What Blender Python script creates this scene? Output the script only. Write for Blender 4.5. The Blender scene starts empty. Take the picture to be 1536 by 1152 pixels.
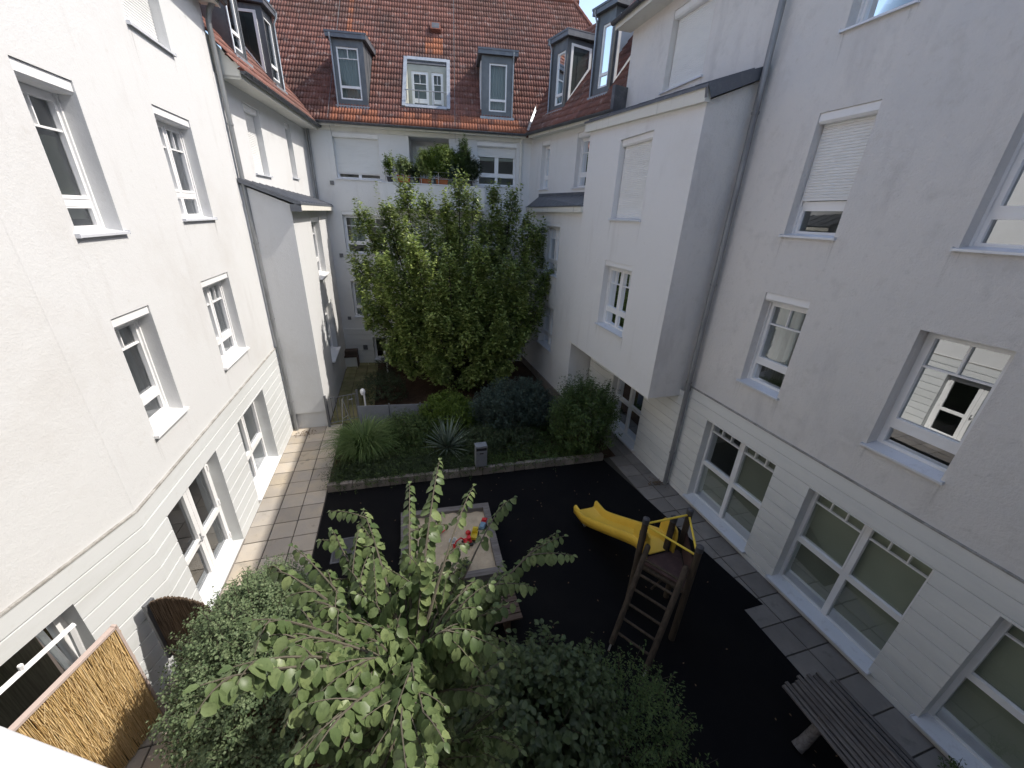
import bpy, bmesh, math, random
import numpy as np
from mathutils import Vector, Matrix
random.seed(7); rng = np.random.default_rng(7)
S = bpy.context.scene
COL = S.collection
R = math.radians
V = Vector
def v3(*a): return Vector(a)

# ------------------------------------------------------------------ materials
def mat(name, col=(.5, .5, .5), rough=.6, metal=0., spec=.5, var=None, bump=None, coords='Object'):
    """Principled with optional procedural colour variation and bump.
    var = list of (scale, colour, low, high, detail) noise overlays; bump = (scale, strength, distance)"""
    m = bpy.data.materials.new(name); m.use_nodes = True
    nt = m.node_tree; N = nt.nodes; L = nt.links
    b = N['Principled BSDF']
    b.inputs['Base Color'].default_value = (*col, 1); b.inputs['Roughness'].default_value = rough
    b.inputs['Metallic'].default_value = metal; b.inputs['Specular IOR Level'].default_value = spec
    tc = N.new('ShaderNodeTexCoord')
    last = None
    for (sc, c2, lo, hi, det) in (var or []):
        n = N.new('ShaderNodeTexNoise'); n.inputs['Detail'].default_value = det; n.inputs['Roughness'].default_value = .65
        if isinstance(sc, tuple):
            mp = N.new('ShaderNodeMapping'); mp.inputs['Scale'].default_value = sc
            L.new(tc.outputs[coords], mp.inputs[0]); L.new(mp.outputs[0], n.inputs['Vector']); n.inputs['Scale'].default_value = 1
        else:
            n.inputs['Scale'].default_value = sc; L.new(tc.outputs[coords], n.inputs['Vector'])
        r = N.new('ShaderNodeMapRange'); r.inputs[1].default_value = lo; r.inputs[2].default_value = hi
        L.new(n.outputs['Fac'], r.inputs[0])
        mx = N.new('ShaderNodeMix'); mx.data_type = 'RGBA'
        L.new(r.outputs[0], mx.inputs[0])
        if last is None: mx.inputs[6].default_value = (*col, 1)
        else: L.new(last, mx.inputs[6])
        mx.inputs[7].default_value = (*c2, 1); last = mx.outputs[2]
    if last is not None: L.new(last, b.inputs['Base Color'])
    prev = None
    for (sc, st, dist, det) in (bump or []):
        n = N.new('ShaderNodeTexNoise'); n.inputs['Detail'].default_value = det; n.inputs['Roughness'].default_value = .7
        if isinstance(sc, tuple):
            mp = N.new('ShaderNodeMapping'); mp.inputs['Scale'].default_value = sc
            L.new(tc.outputs[coords], mp.inputs[0]); L.new(mp.outputs[0], n.inputs['Vector']); n.inputs['Scale'].default_value = 1
        else:
            n.inputs['Scale'].default_value = sc; L.new(tc.outputs[coords], n.inputs['Vector'])
        bp = N.new('ShaderNodeBump'); bp.inputs['Strength'].default_value = st; bp.inputs['Distance'].default_value = dist
        L.new(n.outputs['Fac'], bp.inputs['Height'])
        if prev is not None: L.new(prev, bp.inputs['Normal'])
        prev = bp.outputs[0]
    if prev is not None: L.new(prev, b.inputs['Normal'])
    return m

M = {}
M['plaster'] = mat('plaster', (.715, .71, .70), .9, 0, .2,
    var=[(.5, (.68, .67, .65), .5, .72, 6), ((2.2, 2.2, .35), (.60, .585, .57), .56, .86, 8), (5., (.62, .60, .57), .62, .80, 12)],
    bump=[(34., .5, .012, 10), (7., .4, .02, 6)])
M['plaster_rough'] = mat('plaster_rough', (.705, .68, .65), .92, 0, .2,
    var=[(.6, (.64, .63, .62), .45, .75, 6), ((1.8, 1.8, .5), (.54, .52, .505), .54, .82, 8), (3.2, (.58, .56, .53), .54, .80, 14), (9., (.60, .58, .55), .60, .75, 10)],
    bump=[(26., .85, .018, 12), (5., .6, .03, 8)])
M['plaster_left'] = mat('plaster_left', (.605, .61, .61), .9, 0, .2,
    var=[(.5, (.56, .555, .545), .5, .72, 6), ((2.2, 2.2, .35), (.51, .50, .49), .58, .86, 8), (5., (.53, .52, .50), .62, .80, 12)],
    bump=[(38., .38, .010, 10), (7., .25, .018, 6)])
M['base_left'] = mat('base_plaster_left', (.585, .60, .60), .85, 0, .25,
    var=[((.5, .5, 2.), (.52, .53, .52), .48, .75, 6), (7., (.54, .54, .52), .6, .8, 8)], bump=[(40., .3, .006, 6)])
M['base_plaster'] = mat('base_plaster', (.70, .70, .675), .85, 0, .25,
    var=[((.5, .5, 2.), (.60, .61, .60), .48, .75, 6), (7., (.64, .64, .62), .6, .8, 8)], bump=[(40., .3, .006, 6)])
M['groove_dirt'] = mat('groove_dirt', (.26, .25, .23), .95, 0, .1, var=[(6., (.42, .41, .39), .4, .65, 8), (30., (.16, .15, .14), .55, .75, 5)], bump=[(30., .6, .01, 5)])
M['pvc'] = mat('white_pvc', (.80, .80, .80), .35, 0, .5, var=[(3., (.72, .72, .71), .5, .8, 3)])
M['shutter'] = mat('shutter_slats', (.74, .74, .725), .45, 0, .4, var=[((1., 1., 6.), (.66, .66, .64), .5, .8, 4)])
M['sillmetal'] = mat('sill_aluminium', (.66, .68, .72), .38, .15, .5, var=[(9., (.5, .5, .52), .55, .8, 6)])
M['zinc'] = mat('zinc_sheet', (.115, .125, .135), .45, .35, .5, var=[(2.5, (.17, .18, .19), .45, .75, 5), (11., (.08, .085, .095), .6, .85, 5)], bump=[(3., .12, .02, 3)])
M['zinc_pale'] = mat('zinc_pale', (.34, .37, .40), .42, .4, .5, var=[(6., (.22, .24, .27), .45, .75, 6)])
M['zinc_roof'] = mat('zinc_roof', (.13, .14, .16), .45, .4, .5, var=[(5., (.2, .21, .22), .5, .75, 6)])
M['pipe'] = mat('pipe_zinc', (.27, .28, .285), .5, .35, .4, var=[((6, 6, 1.2), (.16, .16, .165), .45, .7, 6)])
M['gutter'] = mat('gutter_dark', (.10, .105, .115), .5, .4, .4, var=[(4., (.17, .17, .18), .5, .75, 5)])
M['soffit'] = mat('soffit_paint', (.70, .685, .63), .8, 0, .25, var=[(2.5, (.58, .565, .52), .5, .8, 6)], bump=[(20., .1, .003, 4)])
M['fascia'] = mat('fascia_paint', (.66, .645, .585), .8, 0, .25, var=[((9., 9., .8), (.36, .35, .31), .58, .78, 6)])
M['room'] = mat('room_paint', (.46, .47, .42), .9, 0, .1, var=[(1.2, (.36, .37, .33), .4, .7, 3)])
M['curtain'] = mat('curtain_cloth', (.62, .66, .63), .9, 0, .1)
M['curtain_dark'] = mat('lace_cloth', (.42, .44, .45), .9, 0, .1)
M['slab'] = mat('concrete_slab', (.42, .375, .32), .85, 0, .25,
    var=[(1.3, (.54, .45, .33), .42, .68, 5), (.45, (.33, .305, .275), .45, .7, 3), (2.6, (.27, .25, .215), .58, .72, 8), (38., (.22, .20, .18), .58, .8, 8)], bump=[(60., .35, .004, 8)])
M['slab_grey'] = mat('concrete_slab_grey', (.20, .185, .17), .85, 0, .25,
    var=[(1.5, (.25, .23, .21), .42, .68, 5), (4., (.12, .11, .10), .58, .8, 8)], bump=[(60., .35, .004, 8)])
M['slab_moss'] = mat('mossy_slab', (.24, .21, .11), .9, 0, .2, var=[(3., (.16, .16, .07), .4, .65, 6)], bump=[(40., .4, .006, 8)])
def per_island(m, amt):
    nt = m.node_tree; b = nt.nodes['Principled BSDF']; l = b.inputs['Base Color'].links[0]; src = l.from_socket
    g = nt.nodes.new('ShaderNodeNewGeometry'); r = nt.nodes.new('ShaderNodeMapRange'); r.inputs[3].default_value = 1 - amt; r.inputs[4].default_value = 1 + amt * .6
    nt.links.new(g.outputs['Random Per Island'], r.inputs[0]); h = nt.nodes.new('ShaderNodeHueSaturation'); nt.links.new(r.outputs[0], h.inputs['Value']); nt.links.new(src, h.inputs['Color']); nt.links.new(h.outputs[0], b.inputs['Base Color'])
for k_ in ('slab', 'slab_grey', 'slab_moss'): per_island(M[k_], .22)
M['joint'] = mat('joint_sand', (.075, .068, .058), .95, 0, .1, bump=[(60., .4, .006, 6)])
M['rubber'] = mat('rubber_crumb', (.0045, .0045, .0055), .9, 0, .12, var=[(.7, (.0075, .0072, .0075), .45, .7, 6), (90., (.010, .010, .0105), .60, .8, 2)], bump=[(140., .5, .006, 4)])
M['soil'] = mat('soil_brown', (.060, .038, .026), .95, 0, .1, var=[(2., (.085, .055, .036), .4, .7, 8), (14., (.032, .022, .016), .5, .75, 8)], bump=[(18., .8, .05, 8)])
M['kerb'] = mat('kerb_stone', (.24, .21, .185), .9, 0, .2, var=[(3.5, (.15, .135, .12), .45, .7, 8), (22., (.30, .27, .24), .6, .8, 6)], bump=[(30., .5, .01, 8)])
per_island(M['kerb'], .25)
M['sand'] = mat('play_sand', (.52, .43, .31), .95, 0, .1, var=[(5., (.42, .34, .245), .4, .7, 8), (60., (.58, .49, .37), .55, .8, 4)], bump=[(7., .9, .05, 8), (70., .4, .006, 4)])
M['wood_grey'] = mat('weathered_wood', (.19, .175, .165), .85, 0, .2, var=[((2., 30., 30.), (.11, .10, .095), .42, .65, 6)], bump=[((4., 60., 60.), .4, .006, 5)])
M['wood_dark'] = mat('dark_plank', (.075, .052, .040), .8, 0, .25, var=[((2., 30., 30.), (.115, .085, .068), .42, .68, 6)], bump=[((3., 50., 50.), .4, .006, 5)])
M['plank_table'] = mat('old_table_plank', (.105, .094, .09), .85, 0, .2, var=[((30., 2., 30.), (.18, .165, .155), .42, .68, 8), ((40., 3., 40.), (.045, .038, .036), .55, .7, 8)], bump=[((60., 4., 60.), .7, .012, 6)])
M['log'] = mat('round_log', (.070, .054, .040), .85, 0, .2, var=[((22., 22., 2.5), (.036, .029, .022), .42, .66, 7)], bump=[((40., 40., 4.), .4, .008, 5)])
M['platform'] = mat('platform_board', (.075, .045, .042), .8, 0, .2, var=[(9., (.10, .062, .056), .45, .7, 5)])
M['yellow'] = mat('yellow_plastic', (.76, .50, .07), .38, 0, .5, var=[(2.5, (.70, .45, .06), .4, .7, 2), (14., (.62, .43, .11), .6, .8, 6)])
M['yellow_bar'] = mat('yellow_painted_tube', (.70, .50, .05), .4, 0, .5, var=[(20., (.55, .38, .06), .55, .75, 4)])
M['steel'] = mat('galvanised_steel', (.42, .43, .44), .4, .7, .5, var=[(12., (.3, .31, .32), .45, .7, 5)])
M['black'] = mat('black_plastic', (.02, .02, .022), .5)
M['darkcap'] = mat('dark_cap', (.045, .045, .05), .6)
M['bin'] = mat('bin_sheet', (.21, .225, .245), .5, .25, .5, var=[(6., (.155, .165, .18), .5, .75, 5)])
M['fence'] = mat('fence_panel_grey', (.235, .25, .275), .7, 0, .3, var=[(2.5, (.185, .195, .215), .4, .7, 6)])
M['railpaint'] = mat('rail_grey', (.15, .155, .165), .5, .3, .5)
M['terracotta'] = mat('terracotta', (.36, .125, .055), .85, 0, .2, var=[(8., (.27, .10, .05), .45, .7, 5)])
M['reed'] = None
M['wattle'] = mat('wattle_sticks', (.17, .125, .09), .9, 0, .1, var=[((45., 45., 3.), (.075, .055, .04), .42, .62, 6)])
M['reedback'] = mat('reed_mat_backing', (.075, .068, .052), .9, 0, .1, var=[((60., 60., 2.), (.045, .04, .03), .4, .62, 5)])
M['reedframe'] = mat('screen_lath', (.46, .37, .33), .8, 0, .2)
M['red'] = mat('red_toy_plastic', (.55, .02, .022), .35)
M['toyyellow'] = mat('yellow_toy_plastic', (.62, .46, .03), .35)
M['toyblue'] = mat('blue_toy_plastic', (.16, .27, .36), .4)
M['toywhite'] = mat('white_toy_plastic', (.55, .56, .55), .4)
M['bark'] = mat('bark_grey', (.085, .072, .058), .9, 0, .1, var=[((14., 14., 3.), (.045, .038, .03), .42, .65, 6)], bump=[((30., 30., 6.), .5, .01, 5)])
M['twig'] = mat('twig_bark', (.10, .088, .066), .85, 0, .15)
M['deadleaf'] = mat('dead_leaf', (.13, .085, .045), .9)
M['fleshwall'] = M['plaster']
M['parapet'] = mat('parapet_plaster', (.66, .66, .655), .9, 0, .2, var=[(1.6, (.61, .605, .60), .5, .75, 5)], bump=[(60., .35, .005, 8)])

def glass_mat(name='window_glass', gain=1.15, tint=(.74, .80, .77, 1)):
    m = bpy.data.materials.new(name); m.use_nodes = True
    N = m.node_tree.nodes; L = m.node_tree.links; N.clear()
    o = N.new('ShaderNodeOutputMaterial'); mx = N.new('ShaderNodeMixShader')
    t = N.new('ShaderNodeBsdfTransparent'); t.inputs[0].default_value = tint
    g = N.new('ShaderNodeBsdfGlossy'); g.inputs['Roughness'].default_value = .0; g.inputs[0].default_value = (.92, .96, 1., 1)
    f = N.new('ShaderNodeFresnel'); f.inputs[0].default_value = 1.5
    k = N.new('ShaderNodeMath'); k.operation = 'MULTIPLY'; k.inputs[1].default_value = gain; k.use_clamp = True
    tc = N.new('ShaderNodeTexCoord'); nz = N.new('ShaderNodeTexNoise'); nz.inputs['Scale'].default_value = 1.1
    bp = N.new('ShaderNodeBump'); bp.inputs['Strength'].default_value = .04; bp.inputs['Distance'].default_value = .02
    L.new(tc.outputs['Object'], nz.inputs['Vector']); L.new(nz.outputs['Fac'], bp.inputs['Height']); L.new(bp.outputs[0], g.inputs['Normal'])
    L.new(f.outputs[0], k.inputs[0]); L.new(k.outputs[0], mx.inputs[0]); L.new(t.outputs[0], mx.inputs[1]); L.new(g.outputs[0], mx.inputs[2])
    L.new(mx.outputs[0], o.inputs[0]); return m
M['glass'] = glass_mat(gain=1.05); M['glass_left'] = glass_mat('window_glass_left', 2.3, (.8, .86, .83, 1)); M['coated'] = glass_mat('coated_glass', 9., (.55, .6, .58, 1)); M['glass_ground'] = glass_mat('window_glass_ground', .45, (.85, .88, .84, 1)); M['blind'] = mat('grey_green_blind', (.30, .315, .26), .8, 0, .1, var=[(.8, (.36, .375, .31), .4, .7, 2)])

def stain_mat():
    m = bpy.data.materials.new('rain_stain'); m.use_nodes = True; N = m.node_tree.nodes; L = m.node_tree.links; b = N['Principled BSDF']
    b.inputs['Base Color'].default_value = (.30, .28, .25, 1); b.inputs['Roughness'].default_value = .95
    tc = N.new('ShaderNodeTexCoord'); mp = N.new('ShaderNodeMapping'); mp.inputs['Scale'].default_value = (26, 26, 1.6); n = N.new('ShaderNodeTexNoise'); n.inputs['Scale'].default_value = 1; n.inputs['Detail'].default_value = 4
    L.new(tc.outputs['Object'], mp.inputs[0]); L.new(mp.outputs[0], n.inputs['Vector'])
    sp = N.new('ShaderNodeSeparateXYZ'); L.new(tc.outputs['Generated'], sp.inputs[0]); pw = N.new('ShaderNodeMath'); pw.operation = 'POWER'; pw.inputs[1].default_value = 1.5; L.new(sp.outputs[2], pw.inputs[0])
    mr = N.new('ShaderNodeMapRange'); mr.inputs[1].default_value = .46; mr.inputs[2].default_value = .72; mr.inputs[4].default_value = .34; L.new(n.outputs['Fac'], mr.inputs[0])
    mu = N.new('ShaderNodeMath'); mu.operation = 'MULTIPLY'; L.new(pw.outputs[0], mu.inputs[0]); L.new(mr.outputs[0], mu.inputs[1]); L.new(mu.outputs[0], b.inputs['Alpha']); return m
M['stain'] = stain_mat()

def rnd_mat(name, cols, rough=.7, transl=0., extra=None, spec=.3, bump=None):
    """colour from the per-face attribute 'rnd' through a ramp; optional translucency (leaves)"""
    m = bpy.data.materials.new(name); m.use_nodes = True
    N = m.node_tree.nodes; L = m.node_tree.links; b = N['Principled BSDF']
    a = N.new('ShaderNodeAttribute'); a.attribute_name = 'rnd'
    r = N.new('ShaderNodeValToRGB'); e = r.color_ramp.elements
    e[0].position = 0; e[0].color = (*cols[0], 1); e[1].position = 1; e[1].color = (*cols[-1], 1)
    for i, c in enumerate(cols[1:-1]): x = e.new((i + 1) / (len(cols) - 1)); x.color = (*c, 1)
    L.new(a.outputs['Fac'], r.inputs[0]); out = r.outputs[0]
    if extra:   # noise overlays
        tc = N.new('ShaderNodeTexCoord')
        for (sc, c2, lo, hi, det) in extra:
            n = N.new('ShaderNodeTexNoise'); n.inputs['Scale'].default_value = sc; n.inputs['Detail'].default_value = det
            L.new(tc.outputs['Object'], n.inputs['Vector'])
            mr = N.new('ShaderNodeMapRange'); mr.inputs[1].default_value = lo; mr.inputs[2].default_value = hi; L.new(n.outputs['Fac'], mr.inputs[0])
            mx = N.new('ShaderNodeMix'); mx.data_type = 'RGBA'; L.new(mr.outputs[0], mx.inputs[0]); L.new(out, mx.inputs[6]); mx.inputs[7].default_value = (*c2, 1); out = mx.outputs[2]
    if name.startswith('roof'):
        a2 = N.new('ShaderNodeAttribute'); a2.attribute_name = 'fresh'
        mx = N.new('ShaderNodeMix'); mx.data_type = 'RGBA'; L.new(a2.outputs['Fac'], mx.inputs[0]); L.new(out, mx.inputs[6]); mx.inputs[7].default_value = (.40, .145, .075, 1); out = mx.outputs[2]
    L.new(out, b.inputs['Base Color']); b.inputs['Roughness'].default_value = rough; b.inputs['Specular IOR Level'].default_value = spec
    if transl:
        o = N['Material Output']; t = N.new('ShaderNodeBsdfTranslucent'); L.new(out, t.inputs[0])
        mx = N.new('ShaderNodeMixShader'); mx.inputs[0].default_value = transl
        L.new(b.outputs[0], mx.inputs[1]); L.new(t.outputs[0], mx.inputs[2]); L.new(mx.outputs[0], o.inputs[0])
    return m
M['tile'] = rnd_mat('roof_tile', [(.150, .070, .056), (.220, .098, .077), (.180, .086, .072), (.255, .115, .09), (.120, .064, .056)], .85, 0,
    extra=[(.55, (.11, .066, .056), .48, .72, 6), (26., (.11, .07, .06), .55, .8, 5), (5., (.33, .25, .225), .56, .8, 8)], spec=.25)
M['reed'] = rnd_mat('reed_stalk', [(.56, .38, .165), (.74, .53, .26), (.82, .63, .36), (.64, .45, .205), (.42, .27, .11)], .75, 0, spec=.2)
M['leaf_tree'] = rnd_mat('maple_leaf', [(.095, .145, .036), (.20, .27, .07), (.36, .42, .15), (.145, .21, .056)], .36, .28)
M['leaf_front'] = rnd_mat('broad_leaf', [(.070, .110, .042), (.115, .160, .064), (.165, .215, .092), (.085, .128, .050), (.225, .275, .115)], .40, .28, extra=[(45., (.07, .10, .04), .5, .8, 4)])
M['leaf_small'] = rnd_mat('small_leaf', [(.062, .098, .045), (.105, .150, .07), (.17, .215, .11), (.078, .118, .052)], .6, .2)
M['leaf_dark'] = rnd_mat('dark_leaf', [(.022, .036, .016), (.036, .056, .024), (.05, .075, .03)], .5, .18)
M['leaf_shade'] = rnd_mat('shade_toned_leaf', [(.030, .048, .020), (.048, .074, .030), (.066, .095, .038)], .45, .2)  # leaf colours darkened to carry the deep shade on the foreground shrub
M['leaf_blue'] = rnd_mat('bluish_leaf', [(.035, .055, .042), (.052, .080, .062), (.068, .10, .075)], .6, .15)
M['leaf_lime'] = rnd_mat('bright_leaf', [(.06, .105, .016), (.095, .15, .022), (.13, .19, .03)], .55, .25)
M['leaf_green'] = rnd_mat('mid_green_leaf', [(.038, .068, .020), (.062, .105, .028), (.10, .145, .040)], .5, .2)
M['blade'] = rnd_mat('grass_blade', [(.065, .12, .032), (.10, .165, .05), (.16, .215, .08)], .5, .25)
M['yucca'] = rnd_mat('yucca_blade', [(.09, .125, .095), (.14, .18, .135), (.20, .24, .18)], .5, .1)
M['leaf_pale'] = rnd_mat('pale_leaf', [(.13, .17, .06), (.20, .25, .10), (.10, .15, .04)], .6, .2)

# ------------------------------------------------------------------ mesh helpers
class MB:
    def __init__(s): s.v = []; s.f = []
    def quad(s, *p):
        i = len(s.v); s.v.extend([tuple(q) for q in p]); s.f.append(tuple(range(i, i + len(p))))
    def box(s, a, b, X=V((1, 0, 0)), Y=V((0, 1, 0)), Z=V((0, 0, 1)), O=V((0, 0, 0))):
        i = len(s.v)
        for z in (a[2], b[2]):
            for y in (a[1], b[1]):
                for x in (a[0], b[0]): s.v.append(tuple(O + X * x + Y * y + Z * z))
        for f in ((0, 2, 3, 1), (4, 5, 7, 6), (0, 1, 5, 4), (2, 6, 7, 3), (0, 4, 6, 2), (1, 3, 7, 5)): s.f.append(tuple(i + k for k in f))
    def tube(s, pts, r, n=8, cap=True):
        pts = [V(p) for p in pts]; rs = r if isinstance(r, (list, tuple)) else [r] * len(pts)
        base = len(s.v); up = None
        for k, p in enumerate(pts):
            d = (pts[min(k + 1, len(pts) - 1)] - pts[max(k - 1, 0)]).normalized()
            if up is None: up = d.orthogonal().normalized()
            up = (up - d * up.dot(d)); up = up.normalized() if up.length > 1e-6 else d.orthogonal().normalized()
            w = d.cross(up)
            for j in range(n):
                a = 2 * math.pi * j / n; s.v.append(tuple(p + (up * math.cos(a) + w * math.sin(a)) * rs[k]))
        for k in range(len(pts) - 1):
            for j in range(n):
                s.f.append((base + k * n + j, base + k * n + (j + 1) % n, base + (k + 1) * n + (j + 1) % n, base + (k + 1) * n + j))
        if cap:
            s.f.append(tuple(base + j for j in reversed(range(n)))); e = base + (len(pts) - 1) * n; s.f.append(tuple(e + j for j in range(n)))
    def lathe(s, prof, O, n=16):
        base = len(s.v)
        for (r, z) in prof:
            for j in range(n):
                a = 2 * math.pi * j / n; s.v.append((O[0] + r * math.cos(a), O[1] + r * math.sin(a), O[2] + z))
        for k in range(len(prof) - 1):
            for j in range(n): s.f.append((base + k * n + j, base + k * n + (j + 1) % n, base + (k + 1) * n + (j + 1) % n, base + (k + 1) * n + j))
    def build(s, name, m, parent=None, smooth=False, bevel=0):
        me = bpy.data.meshes.new(name); me.from_pydata(s.v, [], s.f); me.update()
        if smooth:
            b = bmesh.new(); b.from_mesh(me); bmesh.ops.remove_doubles(b, verts=b.verts, dist=.0004); bmesh.ops.recalc_face_normals(b, faces=b.faces); b.to_mesh(me); b.free()
        return link(name, me, m, parent, smooth, bevel)

def link(name, me, m, parent=None, smooth=False, bevel=0):
    me.materials.append(m)
    if smooth:
        me.polygons.foreach_set('use_smooth', [True] * len(me.polygons))
        if m.name not in ('roof_tile',): me.set_sharp_from_angle(angle=R(38))
    o = bpy.data.objects.new(name, me); COL.objects.link(o)
    if parent is not None:
        o.parent = parent
        w = parent.location if parent.parent is None else V((0, 0, 0))
        o.location = -w if parent.get('_empty') else V((0, 0, 0))
    if bevel:
        b = o.modifiers.new('bevel', 'BEVEL'); b.width = bevel; b.segments = 2; b.limit_method = 'ANGLE'
    return o
def thing(name, label, cat, loc, group=None):
    o = bpy.data.objects.new(name, None); COL.objects.link(o); o.location = loc; o.empty_display_size = .3
    o['label'] = label; o['category'] = cat; o['_empty'] = 1
    if group: o['group'] = group
    return o
def tag(o, label, cat, group=None):
    o['label'] = label; o['category'] = cat
    if group: o['group'] = group
    return o
def struct(o, kind='structure'): o['kind'] = kind; return o

class Fr:
    """facade frame: origin, U along the wall, N outward"""
    def __init__(s, O, U, N): s.O = V((O[0], O[1], 0)); s.U = V(U).normalized(); s.N = V(N).normalized(); s.Z = V((0, 0, 1))
    def p(s, u, z, d=0): return s.O + s.U * u + s.Z * z + s.N * d
    def box(s, mb, u0, u1, z0, z1, d0, d1): mb.box((u0, d0, z0), (u1, d1, z1), s.U, s.N, s.Z, s.O)
    def off(s, d): f = Fr(s.O + s.N * d, s.U, s.N); return f

def wall(mb, fr, u0, u1, z0, z1, holes=(), rust=None, depth=.3):
    """sheet with real openings and jambs; rust = (z_start, pitch): horizontal V grooves"""
    us = sorted({u0, u1, *[min(max(h[k], u0), u1) for h in holes for k in (0, 1)]})
    for a, b in zip(us, us[1:]):
        if b - a < 1e-5: continue
        um = (a + b) / 2
        spans = [(z0, z1)]
        for h in holes:
            if h[0] < um < h[1]:
                ns = []
                for (s0, s1) in spans:
                    if h[3] <= s0 or h[2] >= s1: ns.append((s0, s1)); continue
                    if h[2] > s0: ns.append((s0, h[2]))
                    if h[3] < s1: ns.append((h[3], s1))
                spans = ns
        for (s0, s1) in spans:
            if rust:
                zs = [s0]; k = math.ceil((s0 - rust[0]) / rust[1] - 1e-6); g = .013
                z = rust[0] + k * rust[1]; dg = -.022
                prev = s0
                while z < s1 + 1e-6:
                    if z - g > prev + 1e-4: mb.quad(fr.p(a, prev), fr.p(b, prev), fr.p(b, z - g), fr.p(a, z - g))
                    if z + g < s1 and z - g > s0:
                        mb.quad(fr.p(a, z - g), fr.p(b, z - g), fr.p(b, z - g + .002, dg), fr.p(a, z - g + .002, dg)); mb.quad(fr.p(a, z - g + .002, dg), fr.p(b, z - g + .002, dg), fr.p(b, z + g - .002, dg), fr.p(a, z + g - .002, dg))
                        mb.quad(fr.p(a, z + g - .002, dg), fr.p(b, z + g - .002, dg), fr.p(b, z + g), fr.p(a, z + g))
                        prev = z + g
                    elif z - g <= s0: prev = s0
                    else: prev = min(z - g, s1)
                    z += rust[1]
                if prev < s1 - 1e-4: mb.quad(fr.p(a, prev), fr.p(b, prev), fr.p(b, s1), fr.p(a, s1))
            else:
                mb.quad(fr.p(a, s0), fr.p(b, s0), fr.p(b, s1), fr.p(a, s1))
    for (a, b, c, d) in [h[:4] for h in holes]:
        mb.quad(fr.p(a, c), fr.p(a, d), fr.p(a, d, -depth), fr.p(a, c, -depth)); mb.quad(fr.p(b, c), fr.p(b, c, -depth), fr.p(b, d, -depth), fr.p(b, d))
        mb.quad(fr.p(a, d), fr.p(b, d), fr.p(b, d, -depth), fr.p(a, d, -depth)); mb.quad(fr.p(a, c), fr.p(a, c, -depth), fr.p(b, c, -depth), fr.p(b, c))

def room(mb, fr, u0, u1, z0, z1, rd, dep=1.8, mg=.25):
    a, b, c, d = u0 - mg, u1 + mg, z0 - mg * 1.2, z1 + mg * .6; e = -rd - .125; f = -rd - dep
    P = lambda u, z, q: fr.p(u, z, q)
    mb.quad(P(a, c, f), P(b, c, f), P(b, d, f), P(a, d, f)); mb.quad(P(a, c, e), P(a, c, f), P(a, d, f), P(a, d, e)); mb.quad(P(b, c, e), P(b, d, e), P(b, d, f), P(b, c, f))
    mb.quad(P(a, d, e), P(b, d, e), P(b, d, f), P(a, d, f)); mb.quad(P(a, c, e), P(a, c, f), P(b, c, f), P(b, c, e))
    # wall reveal behind the frame, closing the room to the opening
    for (p0, p1, q0, q1) in ((a, u0, c, d), (u1, b, c, d), (u0, u1, c, z0), (u0, u1, z1, d)): mb.quad(P(p0, q0, e), P(p1, q0, e), P(p1, q1, e), P(p0, q1, e))

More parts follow.
